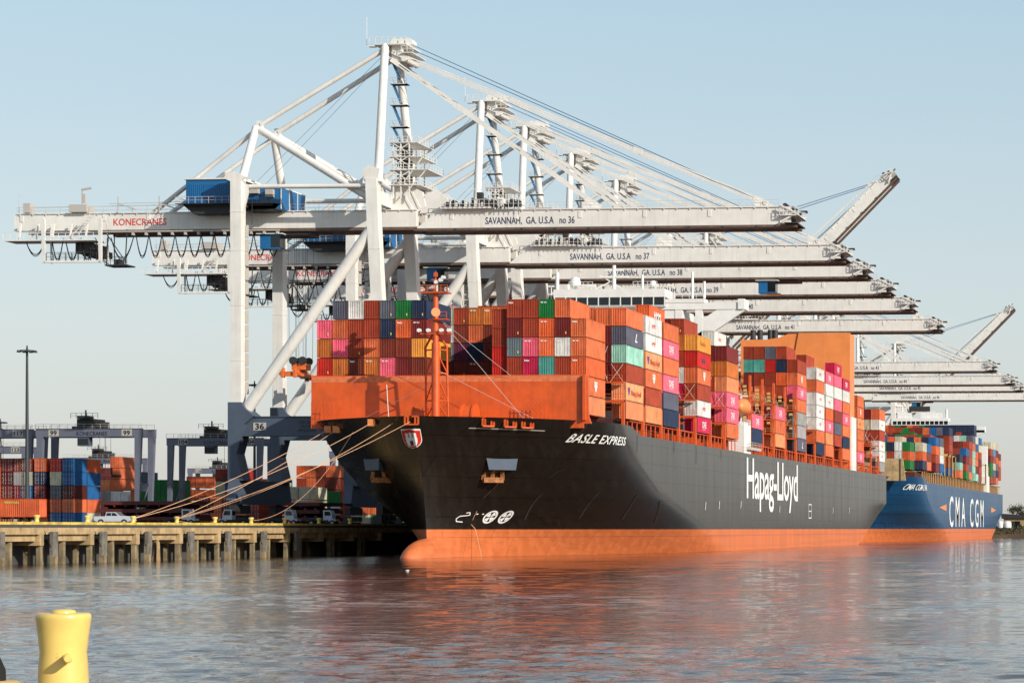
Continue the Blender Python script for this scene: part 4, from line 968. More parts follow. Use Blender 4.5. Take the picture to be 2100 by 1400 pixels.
    g = MB(); g.box(-26.0, -22.4, -4.4, -1.8, 51.0, 53.7); g.box(-26.6, -21.6, -4.9, -1.6, 53.7, 53.85, 1); cb = g.build('operator_cab', ['house_blue', W], tr)
    g = MB(); g.box(-23.9, -22.2, -4.46, -1.7, 51.3, 53.4); g.box(-24.2, -21.2, -4.8, -1.6, 50.8, 50.95); g.build('window', 'glass_dark', cb)
    # festoon cable loops
    g = MB(); u = -49.8
    def loop(u, w_, dp, z=53.9):
        for dz, r in ((0, .10), (-.32, .08)):
            g.path([(u+w_*t/12, -4.1, z-(dp+dz*-1 if 0 else dp+dz*0)*(1-(2*t/12-1)**2)+dz*(1-(2*t/12-1)**2)) for t in range(13)], r, 5)
    while u < -23: loop(u, 2.45, 4.0); u += 2.5
    for u, w_, dp in ((-66, 2.2, 3.9), (-63.4, 2.7, 3.9), (-60.4, 2.5, 3.9), (-57.6, 2.5, 3.9), (-54.6, 4.3, 3.9), (-70.9, 3.5, 2.2)): loop(u, w_, dp, 53.4 if u > -70 else 52.6)
    g.build('festoon_cable', 'cable_black', c)
    g = MB()
    for i in range(12): g.box(-50.2+2.5*i, -49.8+2.5*i, -5.1, -4.5, 53.7, 54.2)
    g.box(-57, -22, -5.1, -4.9, 54.3, 54.5); g.build('festoon_rail', 'rail_steel', c)
    # rear service platforms and cages
    g = MB(); g.box(-74.2, -56.8, -6.2, -1.5, 52.7, 52.95); g.rail((-74.4, -6.2, 52.95), (-57, -6.2, 52.95), 1.2, 1.3, .045)
    for u in (-71.8, -68.4, -65.4, -62, -59): g.bar((u, -5.2, 52.9), (u, -4.4, 56), .28)
    g.bar((-70, -5.4, 53), (-66.5, -5.4, 55.2), .12)
    for u in (-60.2, -59.3): g.bar((u-1.6, -5.8, 53), (u+2.4, -5.8, 57.6), .13)
    for i in range(8): g.box(-61.8+.5*i, -61.0+.5*i, -5.9, -5.0, 53.1+.56*i, 53.16+.56*i)
    g.box(-61.5, -58.8, -4, 4, 50.6, 52.6, 1); g.box(-60.6, -57.6, -3, 3, 50.2, 51.4, 1)
    g.build('rear_platform', [W, 'crane_dark'], c)
    g = MB()
    for u in (-66.5, -55.6):
        g.prism([(u-.35, 48.6), (u+.2, 48.6), (u+.2, 56.6), (u-.1, 57), (u-.5, 56.2)], 'y', -6.3, -5.9); g.bar((u, -3.2, 48.8), (u, -3.4, 56), .3)
    g.box(-66.5, -55.6, -6.3, -5.8, 48.6, 48.9); g.box(-66, -56, -6.2, -3.4, 48.9, 49.0); g.rail((-66, -6.2, 49), (-56.4, -6.2, 49), 1.5, 1.1, .05, 1); g.rail((-66, -3.4, 49), (-56.4, -3.4, 49), 1.5, 1.1, .05, 1)
    g.bar((-63, 0, 52.4), (-57, 0, 49), .18, mi=1)
    g.build('service_cage', [W, 'crane_dark'], c)
    g = MB(); g.box(-55, -50.8, -5.8, -2.2, 48.0, 48.25); g.rail((-55, -5.8, 48.2), (-50.8, -5.8, 48.2), 1.5, .9, .05); g.bar((-54.8, -5.6, 48), (-54.8, -4.8, 54.8), .16); g.bar((-51.2, -5.6, 48), (-51.2, -4.8, 54.8), .16); g.bar((-54.8, -5.6, 54), (-51, -5.6, 48.6), .14); g.bar((-54.8, -2.3, 48), (-54.8, -2.3, 54.8), .16)
    g.box(-54, -53, -4, -2, 48.3, 49.4); g.build('service_cage', 'crane_dark', c)
    g = MB(); g.tube((-72.9, -3, 58), (-72.9, -3, 62), .04, 5); g.box(-71.6, -70.3, -4, -2, 58.2, 60); g.box(-62.6, -59.2, -4.4, -1, 58.2, 59.6); g.bar((-60.2, -4, 58), (-60.2, -4, 62.6), .2); g.bar((-60.2, -4, 62.4), (-58.4, -4, 62.7), .35); g.box(-60.1, -59.6, -4.1, -3.6, 60, 61.6)
    for u in (-53.3, -45.4): g.bar((u, -4, 58), (u, -4, 61), .16); g.bar((u, -4, 59.7), (u+3.4, -4, 58.6), .22)
    g.path([(-72, -3, 59.2), (-40, -3, 59.6)], .04, 4); g.path([(-56, -2, 60), (-40, -2, 60.2)], .04, 4)
    g.build('roof_gear', 'rail_steel', c)
    g = MB()
    for i in range(12): z = 24+2.6*i; g.box(-26.85, -26.4, -9.3, -8.7, z, z+2.2)
    g.build('ladder', 'rail_steel', c)
    g = MB()
    for i in range(9): z = 50-1.1*i; g.box(-4.4, -3.9, -9.4, -8.8, z, z+.8)
    g.build('ladder', 'rail_steel', c)
    # boom, built about its hinge
    b = MB()
    for s_ in (-1, 1):
        vg = 2.75*s_
        b.prism([(-1.4, -2.6), (66.3, -2.6), (66.3, .55), (4.2, .75), (2.4, .3)], 'y', vg-.75, vg+.75); b.box(3.5, 66.4, vg-1.0, vg+1.0, .55, .75)
        b.prism([(-.8, .2), (.2, 3.6), (2.2, 4.6), (4.0, 3.2), (6.2, .6)], 'y', vg-.4, vg+.4)
        for i in range(26): b.box(4+2.4*i, 4.15+2.4*i, vg-.95, vg+.95, .3, .55)
    for u in (5, 17, 29, 41, 53, 65.5): b.box(u, u+.6, -3.6, 3.6, -1, .3)
    bo = b.build('boom', W, c); bo.location = HG
    for s_ in (-1, 1): b = MB(); vg = 2.75*s_; b.box(-1.8, 69.2, vg-.8, vg+.8, -3.05, -2.6); b.build('trolley_rail', 'rail_shade_brown', bo)
    b = MB()
    for s_ in (-1, 1):
        for u in (29.8, 61.6): b.prism([(u, .75), (u+2.4, .75), (u+2.2, 1.2), (u+.3, 2.2), (u-.2, 1.9)], 'y', 2.75*s_-.35, 2.75*s_+.35)
        b.tube((63.5, 2.75*s_-.5, 1.5), (63.5, 2.75*s_+.5, 1.5), .45, 10)
    b.build('stay_bracket', W, bo)
    b = MB(); b.rail((20, -3.7, .75), (66, -3.7, .75), 1.15, 2.4, .025); b.build('railing', 'rail_steel', bo); b = MB(); b.rail((20, 3.7, .75), (66, 3.7, .75), 1.15, 2.4, .02)
    b.build('railing', 'rail_steel', bo)
    b = MB(); b.box(3.6, 13, -4.6, -2.4, .8, 1.3); rr_ = random.Random(3)
    for i in range(24): u = 4+i*.6; b.box(u, u+.35, -4.8, -2.6, 1.2, 1.2+rr_.uniform(.3, 1.7), rr_.randint(0, 1))
    b.rail((3.6, -4.9, .8), (20, -4.9, .8), 1.6, .9, .05); b.bar((14.5, -4.7, .8), (14.5, -4.7, 4.2), .12); b.bar((8, -4.7, 4.3), (14.5, -4.7, 4.2), .12); b.box(10.2, 11.2, -4.2, -3.0, 1.2, 3.8, 1)
    b.build('boom_machinery', [W, 'crane_dark'], bo)
    b = MB()
    for s_ in (-1, 1):
        b.box(66.3, 68.2, 3.2*s_-.5, 3.2*s_+.5, -2.4, .6); b.bar((66.4, 3.8*s_, .9), (69.4, 3.8*s_, -.6), .3); b.bar((66.4, 4.2*s_, -2.3), (69.8, 4.2*s_, -.4), .3)
    for u, z in ((67.2, .8), (68.6, .2), (67.6, -1.2)): b.tube((u, -3.6, z), (u, 3.6, z), .5, 10, mi=1)
    b.box(66.4, 69.9, -4.6, 4.6, -1.1, -.95); b.box(67.2, 69.6, -4.4, 4.4, -2.5, -2.3, 1); b.rail((66.4, -4.6, -.95), (69.9, -4.6, -.95), 1.3, .6, .06); b.box(69.6, 70.8, -1, 0, -.2, .2, 1); b.bar((69, -4, -.4), (71, -4, -.6), .12)
    b.bar((66.6, -4.6, .8), (69.9, -4.6, -1), .2); b.build('boom_tip', [W, 'crane_dark'], bo)
    b = MB()
    for i in range(10): b.box(6+6.2*i, 6.5+6.2*i, -4.6, -4.3, -3.3, -2.9)
    b.build('boom_light', 'crane_dark', bo)
    return c, bo
crane, boom = make_crane()
def stays(c, low=True):
    for s_ in (-1, 1):
        y1_ = 3.3*s_
        if low:
            a = Vector((-1.4, y1_, 87.2)); e = HG+Vector((63.5, 2.75*s_, 1.6)); e2 = HG+Vector((31.6, 2.75*s_, 1.7))
            for p, q, wd in ((a, e, .5), (a-Vector((.2, 0, 1.4)), e2, .55)):
                g = MB(); n = (q-p).normalized(); up = Vector((-n.z, 0, n.x))
                g.bar(p+up*.22, q+up*.22, .12, .24); g.bar(p-up*.22, q-up*.22, .12, .24); m_ = (p+q)/2
                for t in (.02, .33, .66, .98): mm = p+(q-p)*t; g.bar(mm-n*.9, mm+n*.9, .3, .85)
                g.build('forestay', 'crane_white', c)
        else:
            a = Vector((-1.4, y1_, 87.2)); an = R(BOOM_UP)
            def bp(u, z): return HG+Vector((u*math.cos(an)-z*math.sin(an), 3.6*s_, u*math.sin(an)+z*math.cos(an)))
            g = MB(); g.bar(bp(31, 1.6), bp(14, 2.6), .2, .4); g.bar(bp(14, 2.6), a, .2, .4); g.build('forestay', 'crane_white', c)
            g = MB(); g.bar(bp(62, 1.6), bp(38, 3.0), .2, .4); g.bar(bp(38, 3.0), bp(16, 3.4), .2, .4); g.build('forestay', 'crane_white', c)
    g = MB(); an = 0 if low else R(BOOM_UP)
    e = HG+Vector((62.5*math.cos(an)-1.9*math.sin(an), 0, 62.5*math.sin(an)+1.9*math.cos(an)))
    for y in (-1.2, -.6, .6, 1.2): g.path([(.8, y, 89.2 if y < 0 else 88.4), e+Vector((0, y*1.5, 0))], .055, 5)
    for y in (-1, 1): g.path([(-2.8, y, 88), (-27.5, y*2, 63.8)], .035, 4)
    g.build('hoist_rope', 'rope_blue', c)
BOOM_UP = 45.3
raised = copy_tree(crane)
stays(crane, True)
rb = [k for k in raised.children if k.name.startswith('boom') and k.name.split('.')[0] == 'boom'][0]
rb.rotation_euler = (0, -R(BOOM_UP), 0)
stays(raised, False)
def letters(c, num):
    bo_ = [k for k in c.children if k.name.split('.')[0] == 'boom'][0]; pb_ = [k for k in c.children if k.name.split('.')[0] == 'portal_beam'][0]
    txt('lettering', f'SAVANNAH,  GA. U.S.A   no {num}', 'navy_letter', bo_, (11.6, -3.53, -1.95), FACE_Y, 1.8, .69, bold=.022)
    if pb_.children: txt('lettering', str(num), 'black_letter', pb_, (-23.4, -11.13, 17.5), FACE_Y, 1.5, 1.15, bold=.04, align='CENTER')
cr = [(36, 441, 0), (37, 500.5, 0), (38, 532.5, 0), (39, 572., 0), (40, 616., 0), (41, 679, 0), (42, 728, 1), (43, 853, 0), (44, 932, 0), (45, 977, 0), (46, 1046, 0), (47, 1170, 1)]
cl = {36: 'nearest white quay crane with blue machinery houses, numbered 36', 37: 'white quay crane behind the nearest one, boom lettered no 37',
 38: 'white quay crane with boom lettered no 38 above the ship bridge', 39: 'white quay crane with boom lettered no 39 behind the ship bridge',
 40: 'white quay crane with boom lettered no 40 beside the bridge wing', 41: 'white quay crane with boom lettered no 41 above the orange funnel',
 42: 'quay crane with its boom raised high, the taller of the two raised booms', 43: 'white quay crane with boom lettered no 43 right of the orange funnel',
 44: 'white quay crane with boom lettered no 44, tip near the right edge', 45: 'white quay crane with boom lettered no 45, cut by the right edge',
 46: 'lowest white quay crane boom, lettered no 46, above the blue ship', 47: 'farthest quay crane, smaller raised boom at the right'}
base_low = crane
cranes = []
for num, Y, up in cr:
    if num == 36: o = crane
    elif num == 42: o = raised
    else: o = copy_tree(raised if up else base_low)
    cranes.append((num, o))
    o.location = (XR, Y, ZQ); o['label'] = cl[num]
for num, o in cranes: letters(o, num)
# the trolley of no 38 and 46 stands out over the ships
for num, o in cranes:
    dx = {38: 76., 46: 47., 37: 12, 39: 30, 41: 22}.get(num, 0)
    for k in o.children:
        if k.name.split('.')[0] == 'trolley': k.location.x = dx
# spreader hanging under the nearest crane
spx, spz = XR-19.9, ZQ+27.4
sp = thing('container_spreader', 'orange spreader with cable wheels hanging beside the first containers', 'spreader', (spx, 441, spz))
g = MB(); g.box(-.9, .9, -6, 6, .3, .8); g.box(-.3, .3, -2.6, 2.6, .8, 1.5)
for v in (-6, 6): g.box(-1.2, 1.2, v-.2, v+.2, 0, .9); [g.box(x-.25, x+.25, v-.5, v+.5, -.2, 1.6) for x in (-1.15, 1.15)]
for v in (-5, 5): g.box(-2.0, 1.9, v-.3, v+.3, .2, .7); g.bar((-2, v, .3), (-2.2, v, 1.4), .25)
g.build('frame', 'spreader_orange', sp)
g = MB(); g.box(-1.2, 1.3, -1.6, 1.6, 1.5, 2.2)
for x in (-.8, .9): g.box(x-.5, x+.5, -1.4, 1.4, 2.2, 2.7)
hb_ = g.build('headblock', 'spreader_orange', sp)
g = MB()
for x in (-.9, .9):
    for v in (-1.6, 1.6): g = MB(); g.tube((x, v-.15, 3.2), (x, v+.15, 3.2), .75, 14); g.build('sheave', 'crane_dark', sp)
g = MB()
for x in (-1.6, -.2, .2, 1.6):
    for v in (-1.6, 1.6): g.path([(x, v, 3.3), (x*1.15, v, 26.4)], .035, 4)
g.build('hoist_rope', 'cable_black', sp)
# ---------------------------------------------------------------- wharf
wh = thing('wharf', 'weathered concrete wharf with yellow edge on rows of piles', 'wharf', (-146, 240, 0))
XQ = -146.3
g = MB(); g.box(-185, XQ-.5, 180, 1400, 4.2, 5.0); g.box(XQ-.5, XQ-.05, 180, 1400, 4.35, 4.98); g.build('deck_slab', 'asphalt', wh, True)
g = MB()
for i in range(30):
    y = 200+13.75*i; g.box(XQ-.42, XQ-.02, y+.05, y+13.7, 4.98, 5.32)
g.build('kerb', 'yellow_kerb', wh, True)
g = MB(); g.box(XQ-.9, XQ, 180, 1400, 3.75, 4.6); g.build('fascia_beam', 'concrete', wh, True)
ys = [282.1-13.5, 282.1, 295.8, 309.7, 323.4, 337.6, 351.0, 364.7, 378.4, 393.4, 408, 422]
for i, y in enumerate(ys):
    g = MB(); g.box(-184, XQ-.02, y-1.0, y+.1, 2.35, 4.2); g.build('pile_cap', 'concrete', wh, True)
    if i < len(ys)-1:
        y2 = ys[i+1]; g = MB(); g.box(XQ-1.3, XQ-.5, y+2.7, y2-1.2, 2.9, 3.75); g.build('recess_beam', 'concrete', wh, True)
    if i < 9:
        g = MB(); g.prism([(y+1.05, .95), (y+2.55, .95), (y+2.6, 4.1), (y+1.1, 4.1)], 'x', XQ+.25, XQ+.65); fp = g.build('fender_panel', 'concrete_grey', wh, True)
        g = MB(); g.tube((XQ-1., y+1.4, 3.3), (XQ+.3, y+1.5, 3.3), .35, 10); g.tube((XQ-1., y+2.2, 3.3), (XQ+.3, y+2.2, 3.3), .35, 10); g.path([(XQ, y+.2, 4.2), (XQ+.5, y+1.2, 1.8)], .04, 4)
        o = g.build('fender_mount', 'black_rubber', fp); o.data.transform(Matrix.Translation(-Vector(wh.location)))
rr = random.Random(11); np_ = 0
for i, y in enumerate(ys[:-1]):
    y2 = ys[i+1]; px_ = [(XQ-.5, y-.5, .28), (XQ-.9, y+.35, .22), (XQ-1.2, y+2.0, .2), (XQ-1.0, y+5.0, .36), (XQ-1.0, y+6.9, .30), (XQ-4, y+3.3, .34), (XQ-5, y+8.8, .34), (XQ-5, y+.2, .34), (XQ-9, y+6, .35)]
    for x, yy, hw in px_[:9]:
        if i > 8 and hw < .3: continue
        g = MB(); yj = yy+rr.uniform(-.25, .25); ln = rr.uniform(-.25, .25)
        g.bar((x+ln*.3, yj+ln*.3, -2), (x, yj, 3.7), hw*2, hw*2); g.build('pile', 'pile_stain', wh, True); np_ += 1
    if i in (4,):
        g = MB(); g.bar((XQ+.1, y+5.4, -1), (XQ-.2, y+6.4, 2.9), .2); g.bar((XQ+.1, y+6.2, -1), (XQ-.2, y+6.6, 2.6), .2); g.build('timber_pile', 'concrete', wh, True)
g = MB(); g.box(-186, -176, 180, 1400, -3, 4.2); g.build('rear_wall', 'concrete_grey', wh, True)
def quay_bollard(x, y, lab):
    o = thing('mooring_bollard', lab, 'bollard', (x, y, 5.0), 'yellow bollards along the wharf edge')
    g = MB(); g.lathe([(.5, 0), (.48, .2), (.30, .28), (.26, .75), (.40, 1.0), (.42, 1.12), (.3, 1.2), (.1, 1.22)], n=16); g.build('body', 'yellow_paint', o); return o
lb_ = ['yellow wharf bollard cut by the left edge of the photo', 'yellow wharf bollard just right of the trailer wheels', 'yellow wharf bollard in front of the white pickup', 'yellow wharf bollard holding the leftmost mooring lines',
 'yellow wharf bollard holding the second group of mooring lines', 'yellow wharf bollard right of the second group of lines', 'yellow wharf bollard near the end of the sunlit kerb', 'first yellow bollard in the shade past the sunlit kerb',
 'yellow bollard in shade left of the ship bow', 'farthest yellow bollard in shade beneath the ship bow']
for y, l_ in zip(ys[1:11], lb_): quay_bollard(XQ-.75, y-.3, l_)
# ---------------------------------------------------------------- mooring lines
def line(p, q, sag, lab, r=.042, ex=None):
    p = Vector(p); q = Vector(q); n = 22; pts = []
    for i in range(n+1):
        t = i/n; c = p+(q-p)*t; c.z -= sag*4*t*(1-t); pts.append(c)
    g = MB(); g.path(pts, r, 6); o = g.build('mooring_line', 'rope'); tag(o, lab, 'mooring rope', 'mooring lines from the bow to the wharf')
bolA = (XQ-.75, ys[4]-.3, 5.85); bolB = (XQ-.75, ys[5]-.3, 5.85); bolC = (XQ-.75, ys[6]-.3, 5.85); bolE = (XQ-.75, ys[7]-.3, 5.7)
line(PF[0], bolA, .9, 'mooring rope from the leftmost orange fairlead under the bow edge')
line(PF[1], bolB, .7, 'mooring rope from the second orange fairlead under the bow edge')
line(PF[2], bolA, 1.5, 'mooring rope from the fairlead left of the crest to the leftmost roped bollard')
line((-123.0, 359.6, 20.4), bolB, 1.6, 'mooring rope passing just left of the crest')
line((-119.6, 357.4, 20.5), bolB, 1.0, 'mooring rope from the orange fairlead above the crest')
line((-131.5, 366., 19.4), bolE, 3.3, 'slack mooring rope curving down to a farther wharf bollard')
line((bolB[0], bolB[1], 5.6), (bolC[0], bolC[1], 5.4), .25, 'slack rope lying low between two wharf bollards')
# ---------------------------------------------------------------- yard: gantry cranes on tyres
def make_rtg():
    c = thing('yard_gantry', 'x', 'gantry crane', (0, 0, 0), 'rubber-tyred gantry cranes in the container yard')
    Wd, Dp, Hh = 24.6, 6.9, 21.8
    for v in (0, Dp):
        g = MB(); g.box(0, Wd, v-.45, v+.45, Hh-1.75, Hh); g.box(-.1, Wd+.1, v-.6, v+.6, Hh, Hh+.08); gd = g.build('girder', 'rtg_grey', c)
        g = MB(); g.rail((0, v-.6, Hh), (Wd, v-.6, Hh), 1.1, 1.8, .04); g.build('railing', 'rail_steel', gd)
        for u in (.2, Wd-1.6):
            g = MB(); g.add([(u+a, v+b, z) for z, w_ in ((1.6, .75), (Hh-1.7, 1.5)) for a, b in ((0, -.5), (w_, -.5), (w_, .5), (0, .5))], [(3,2,1,0), (4,5,6,7)]+[(i, (i+1) % 4, 4+(i+1) % 4, 4+i) for i in range(4)]); g.build('leg', 'rtg_grey', c)
    for u in (.1, Wd-1.7):
        g = MB(); g.box(u+.1, u+1.1, -1.6, Dp+1.6, .9, 1.7); g.bar((u+.6, .3, 2), (u+.6, Dp-.3, 10), .16); g.build('sill_beam', 'rtg_grey', c)
        for v in (-1.1, 1.1, Dp-1.1, Dp+1.1): g = MB(); g.tube((u+.25, v, .75), (u+.95, v, .75), .75, 14); g.build('wheel', 'black_rubber', c)
    g = MB(); g.box(8.5, 13.6, -.6, Dp+.6, Hh+.1, Hh+.6); g.box(9.2, 13, .4, Dp-.5, Hh+.6, Hh+2.3); g.box(9.8, 12.4, -.8, 2, Hh+2.3, Hh+2.9); g.rail((8.3, -.7, Hh+2.4), (14.6, -.7, Hh+2.4), 1.1, 1.1, .05)
    g.tube((11, 1, Hh+2.9), (11, 1, Hh+4.3), .2, 6); g.box(14, 15.6, 0, 3, Hh+.3, Hh+1.6); tr = g.build('trolley', 'crane_dark', c)
    g = MB(); g.box(9.6, 12.2, -.2, 1.8, Hh-3.8, Hh-1.9); g.box(9.7, 12.1, -.25, -.2, Hh-3.5, Hh-2.2, 1); g.build('operator_cab', ['crane_bluegrey', 'glass_dark'], tr)
    g = MB(); g.box(13.4, 15.4, -2.5, Dp+2.5, 8.9+2.2, 9.5+2.2); g.box(13.6, 15.2, 1.5, Dp-1.5, 11.7, 13.1)
    for x in (13.8, 15): [g.path([(x, v, 13), (x, v, Hh)], .04, 4) for v in (2, Dp-2)]
    g.build('spreader', 'hatch_brown', tr)
    return c
rtg = make_rtg()
def place_rtg(o, px0, Y, label, num, nx=(3.2, 20.2)):
    o.location = (atx(px0, Y), Y, 5.0); o['label'] = label
    gd = [k for k in o.children if k.name.split('.')[0] == 'girder'][0]
    for u in nx:
        if num:
            g = MB(); g.box(u-.2, u+2.2, -.49, -.46, 20.2, 21.7)
            g.build('number_plate', 'rail_steel', gd)
            txt('lettering', num, 'black_letter', gd, (u+1, -.52, 20.4), FACE_Y, 1.45, 1.1, bold=.03, align='CENTER')
    txt('lettering', 'KONECRANES', 'black_letter', gd, (9.5, -.50, 20.3), FACE_Y, 1.3, .85)
RT = [(75, 528, 'grey yard gantry crane numbered 99 above the blue containers', '99'), (343, 585, 'grey yard gantry crane numbered 104 left of the quay crane leg', '104'), (676, 690, 'yard gantry crane numbered 113 seen under the ship bow', '113'),
 (-146, 530, 'yard gantry crane at the left edge left of number 99', '117'), (-120, 640, 'pale yard gantry crane low behind the left edge', '123'), (130, 745, 'distant yard gantry crane seen through number 99', '127'), (385, 880, 'small distant yard gantry crane right of number 104', '116')]
rts = [rtg]+[copy_tree(rtg) for _ in RT[1:]]
for o, (px, Y, l_, nm) in zip(rts, RT): place_rtg(o, px, Y, l_, nm)
# ---------------------------------------------------------------- yard stacks
KEEP = ('orange stack right of gantry 104',)
GY = 'containers stacked in the yard behind the wharf'
def ystack(px0, Y, cols, group=GY, where='', kind='door40', z0=5.0, lgs=None, depth=None, gap=.08, tp=2.62):
    """cols: colours top to bottom for each column, from left; stands at (px0, Y)"""
    x = atx(px0, Y)+1.25
    for ci, cl_ in enumerate(cols):
        cs = S(cl_); n = len(cs)
        for i, c in enumerate(cs):
            if c == '-': continue
            if Y >= 584 and where not in KEEP: FARB[0].append((x-1.24, Y, z0+tp*(n-1-i), c, 12.1)); continue
            lab = f"{CN[c]} container, {ORD[i+1]} from top in {'first' if ci == 0 else ORD[ci+1]} column of {where}".replace('top from top', 'topmost')
            oc = container(x, Y, z0+tp*(n-1-i), c, lab, group, kind, (lgs or {}).get((ci, n-1-i))); oc.scale = (.97, 1, min(1, (tp-.05)/CH))
        x += 2.5+gap
TPY = 2.8
ystack(-22, 484, ['orange orange orange vermilion orange', 'maroon darkred maroon brown brown', 'brown grey maroon cream cream'], where='left edge yard stack', tp=TPY)
ystack(42, 484, ['brown cream blue red orange'], where='stack behind the light pole', tp=TPY); ystack(69.5, 484, ['vermilion navy maroon vermilion orange'], where='stack right of the light pole', tp=TPY)
ystack(102, 484, ['red cream slate vermilion blue', 'blue blue darkred orange blue'], where='blue and orange yard stack', kind='door20', tp=TPY)
for x_, cs, nm in ((127.8, S('vermilion blue blue orange cream'), 'rear'),):
    x = atx(102, 484)+1.25+2.58
    for i, c in enumerate(cs): o = container(x, 490.4, 5+TPY*(4-i), c, f"{CN[c]} container, {ORD[i+1]} from top at the sunlit right side of the blue stack".replace('top from top', 'topmost'), GY, 'end20'); o.scale = (.97, 1, .94)
    for i, c in enumerate(S('rust darkred plum')): container(atx(102, 484)+1.25, 490.4, 5+TPY*(4-i), c, f"{CN[c]} container behind the blue stack, {ORD[i+1]} from top".replace('top from top', 'topmost'), GY, 'end20')
ystack(206, 600, ['pink tan', 'orange orange orange'], where='pink and orange stack past the blue one', tp=TPY, z0=14.2, kind='end40')
ystack(207, 590, ['grey plum brown', 'white plum brown', 'white green brown', 'orange green brown', 'green green brown', 'green green green brown', 'green green green rust'], where='green yard stack under gantry 99', tp=2.9, lgs={(5,2):'ever'})
ystack(268, 660, ['navy navy green green green', 'slate green green green', 'red vermilion green green', 'green green red rust'], where='stack behind gantry 99', tp=3.1)
ystack(382, 620, ['orange orange orange orange', 'orange orange tan orange', 'orange orange grey orange'], where='orange stack right of gantry 104', tp=3.4, kind='end40')
ystack(442, 600, ['rust cream cream red rust', 'red blue red brown rust'], where='red and blue stack by the crane leg', tp=2.9)
ystack(404, 470, ['brown rust', 'orange vermilion', 'brown orange', 'cream orange', 'rust brown'], where='low stack by the crane', tp=2.9)
ystack(528, 640, ['orange orange green orange', 'cream orange rust orange'], where='stack seen through the crane portal', tp=3.3)
ystack(590, 560, ['cream cream -', 'cream cream blue'], where='cream stack right of the crane portal', tp=3.2)
ystack(608, 600, ['vermilion rust grey green navy', 'orange orange orange navy navy', 'brown brown orange navy navy', 'orange brown brown navy grey'], where='orange stack right of the crane portal', tp=3.1)
ystack(657, 585, ['green green navy', 'green white orange', 'vermilion rust rust rust', 'navy navy cream', 'navy orange cream', 'green orange green'], where='stack below gantry 113', tp=2.85)
ystack(704, 640, ['cream orange green navy green', 'orange orange green green green', 'rust orange green green green', 'orange brown navy green mint'], where='stack under the ship bow', tp=2.8)
# further stacks are part of the far mass
rr = random.Random(21)
for Y, pxa, pxb, top in ((800, -60, 470, 14), (760, 520, 800, 17), (900, 300, 900, 15)):
    x = atx(pxa, Y)
    while x < atx(pxb, Y):
        t = rr.choice([2, 3, 4, 4]); cc = rr.choice(['orange', 'rust', 'navy', 'green', 'cream', 'vermilion', 'blue'])
        for q in range(t): FARB[0].append((x, Y, 5+2.9*q, cc if rr.random() < .5 else rr.choice(list(PAL)), 12))
        x += 2.6 if rr.random() < .85 else 6
# build the far mass
g = MB(); colrs = []
for (x, y, z, c, Lc) in FARB[0]:
    g.box(x, x+2.47, y, y+Lc, z+.02, z+TP-.08 if TP else 0); j = rr.uniform(.85, 1.1); colrs.append([min(1, v*j) for v in lin(PAL[c])])
    # posts and three ribs on the end that faces the camera
    for xx in (.0, 2.35): g.box(x+xx-.01, x+xx+.13, y-.05, y, z+.02, z+TP-.08)
    for xx in (.42, .84, 1.26, 1.68): g.box(x+xx, x+xx+.16, y-.06, y, z+.15, z+TP-.2)
far = g.build('stacked_containers', 'container_paint_far')
att = far.data.attributes.new('paint_colour', 'FLOAT_COLOR', 'FACE'); per = len(far.data.polygons)//len(FARB[0]); flat = []
for c in colrs: flat += (c+[1.])*per
att.data.foreach_set('color', flat)
tag(far, 'mass of mixed small containers on the blue ship and farther back', 'containers', kind='stuff')
# ---------------------------------------------------------------- things on the apron
def light_pole(px, Y, z1, label):
    o = thing('light_pole', label, 'light pole', (atx(px, Y), Y, 5.0), 'tall yard light poles'); h = z1-5
    g = MB(); g.tube((0, 0, 0), (0, 0, h), .42, 14, .2); g.build('pole', 'pole_dark', o)
    g = MB(); g.tube((0, 0, h-.6), (0, 0, h-.35), 1.3, 14); g.tube((0, 0, h), (0, 0, h+.5), .15, 8)
    for i in range(8):
        a = i*math.pi/4; c = Vector((math.cos(a)*1.55, math.sin(a)*1.55, h-.75)); g.tube(c, c+Vector((0, 0, .35)), .42, 8, .25)
    g.build('lamp_head', 'pole_dark', o); return o
light_pole(55.5, 440, at(55, 714, 440).z, 'tall dark light pole rising at the left in front of containers')
light_pole(522, 585, at(522, 785, 585).z, 'tall light pole rising behind the nearest crane landside leg')
light_pole(683, 720, at(683, 905, 720).z, 'thin light pole beside gantry 113 under the ship bow')
light_pole(1, 640, at(1, 862, 640).z, 'light pole top at the left edge')
# container on a road trailer
Yt = 350; x0 = atx(8, Yt); x1 = atx(88, Yt)
tr = thing('road_trailer', 'skeletal trailer under an orange container at the wharf edge', 'trailer', ((x0+x1)/2, Yt, 5.0))
g = MB(); Lx = (x1-x0)/2; g.box(-Lx-3, Lx+.3, -.5, -.35, .95, 1.2); g.box(-Lx-3, Lx+.3, .35, .5, .95, 1.2)
for x in (-Lx, -Lx*.4, Lx*.2, Lx*.9): g.box(x, x+.2, -1.2, 1.2, .9, 1.2)
g.box(Lx*.15, Lx*.35, -1.1, 1.1, .55, .95); g.build('chassis', 'hatch_brown', tr)
for x in (.55, 1.95):
    for v in (-1.05, .75): 
        g = MB(); g.tube((x, v, .5), (x, v+.3, .5), .5, 18); wl = g.build('wheel', 'black_rubber', tr)
        g = MB(); g.tube((x, v-.02, .5), (x, v, .5), .22, 12); g.build('rim', 'rail_steel', wl)
for x in (-.3, 3.): g = MB(); g.box(x, x+.13, -1.2, 1.2, .35, 1.0); g.build('mudguard', 'hatch_brown', tr)
o = container(0, 0, 0, 'vermilion', 'orange ribbed container riding on the trailer at the wharf edge', None, 'end20'); o.location = ((x0+x1)/2-Lx, Yt, 6.2); o.rotation_euler = (0, 0, R(-90)); o.scale = (.98, 2*Lx/6.06, .92)
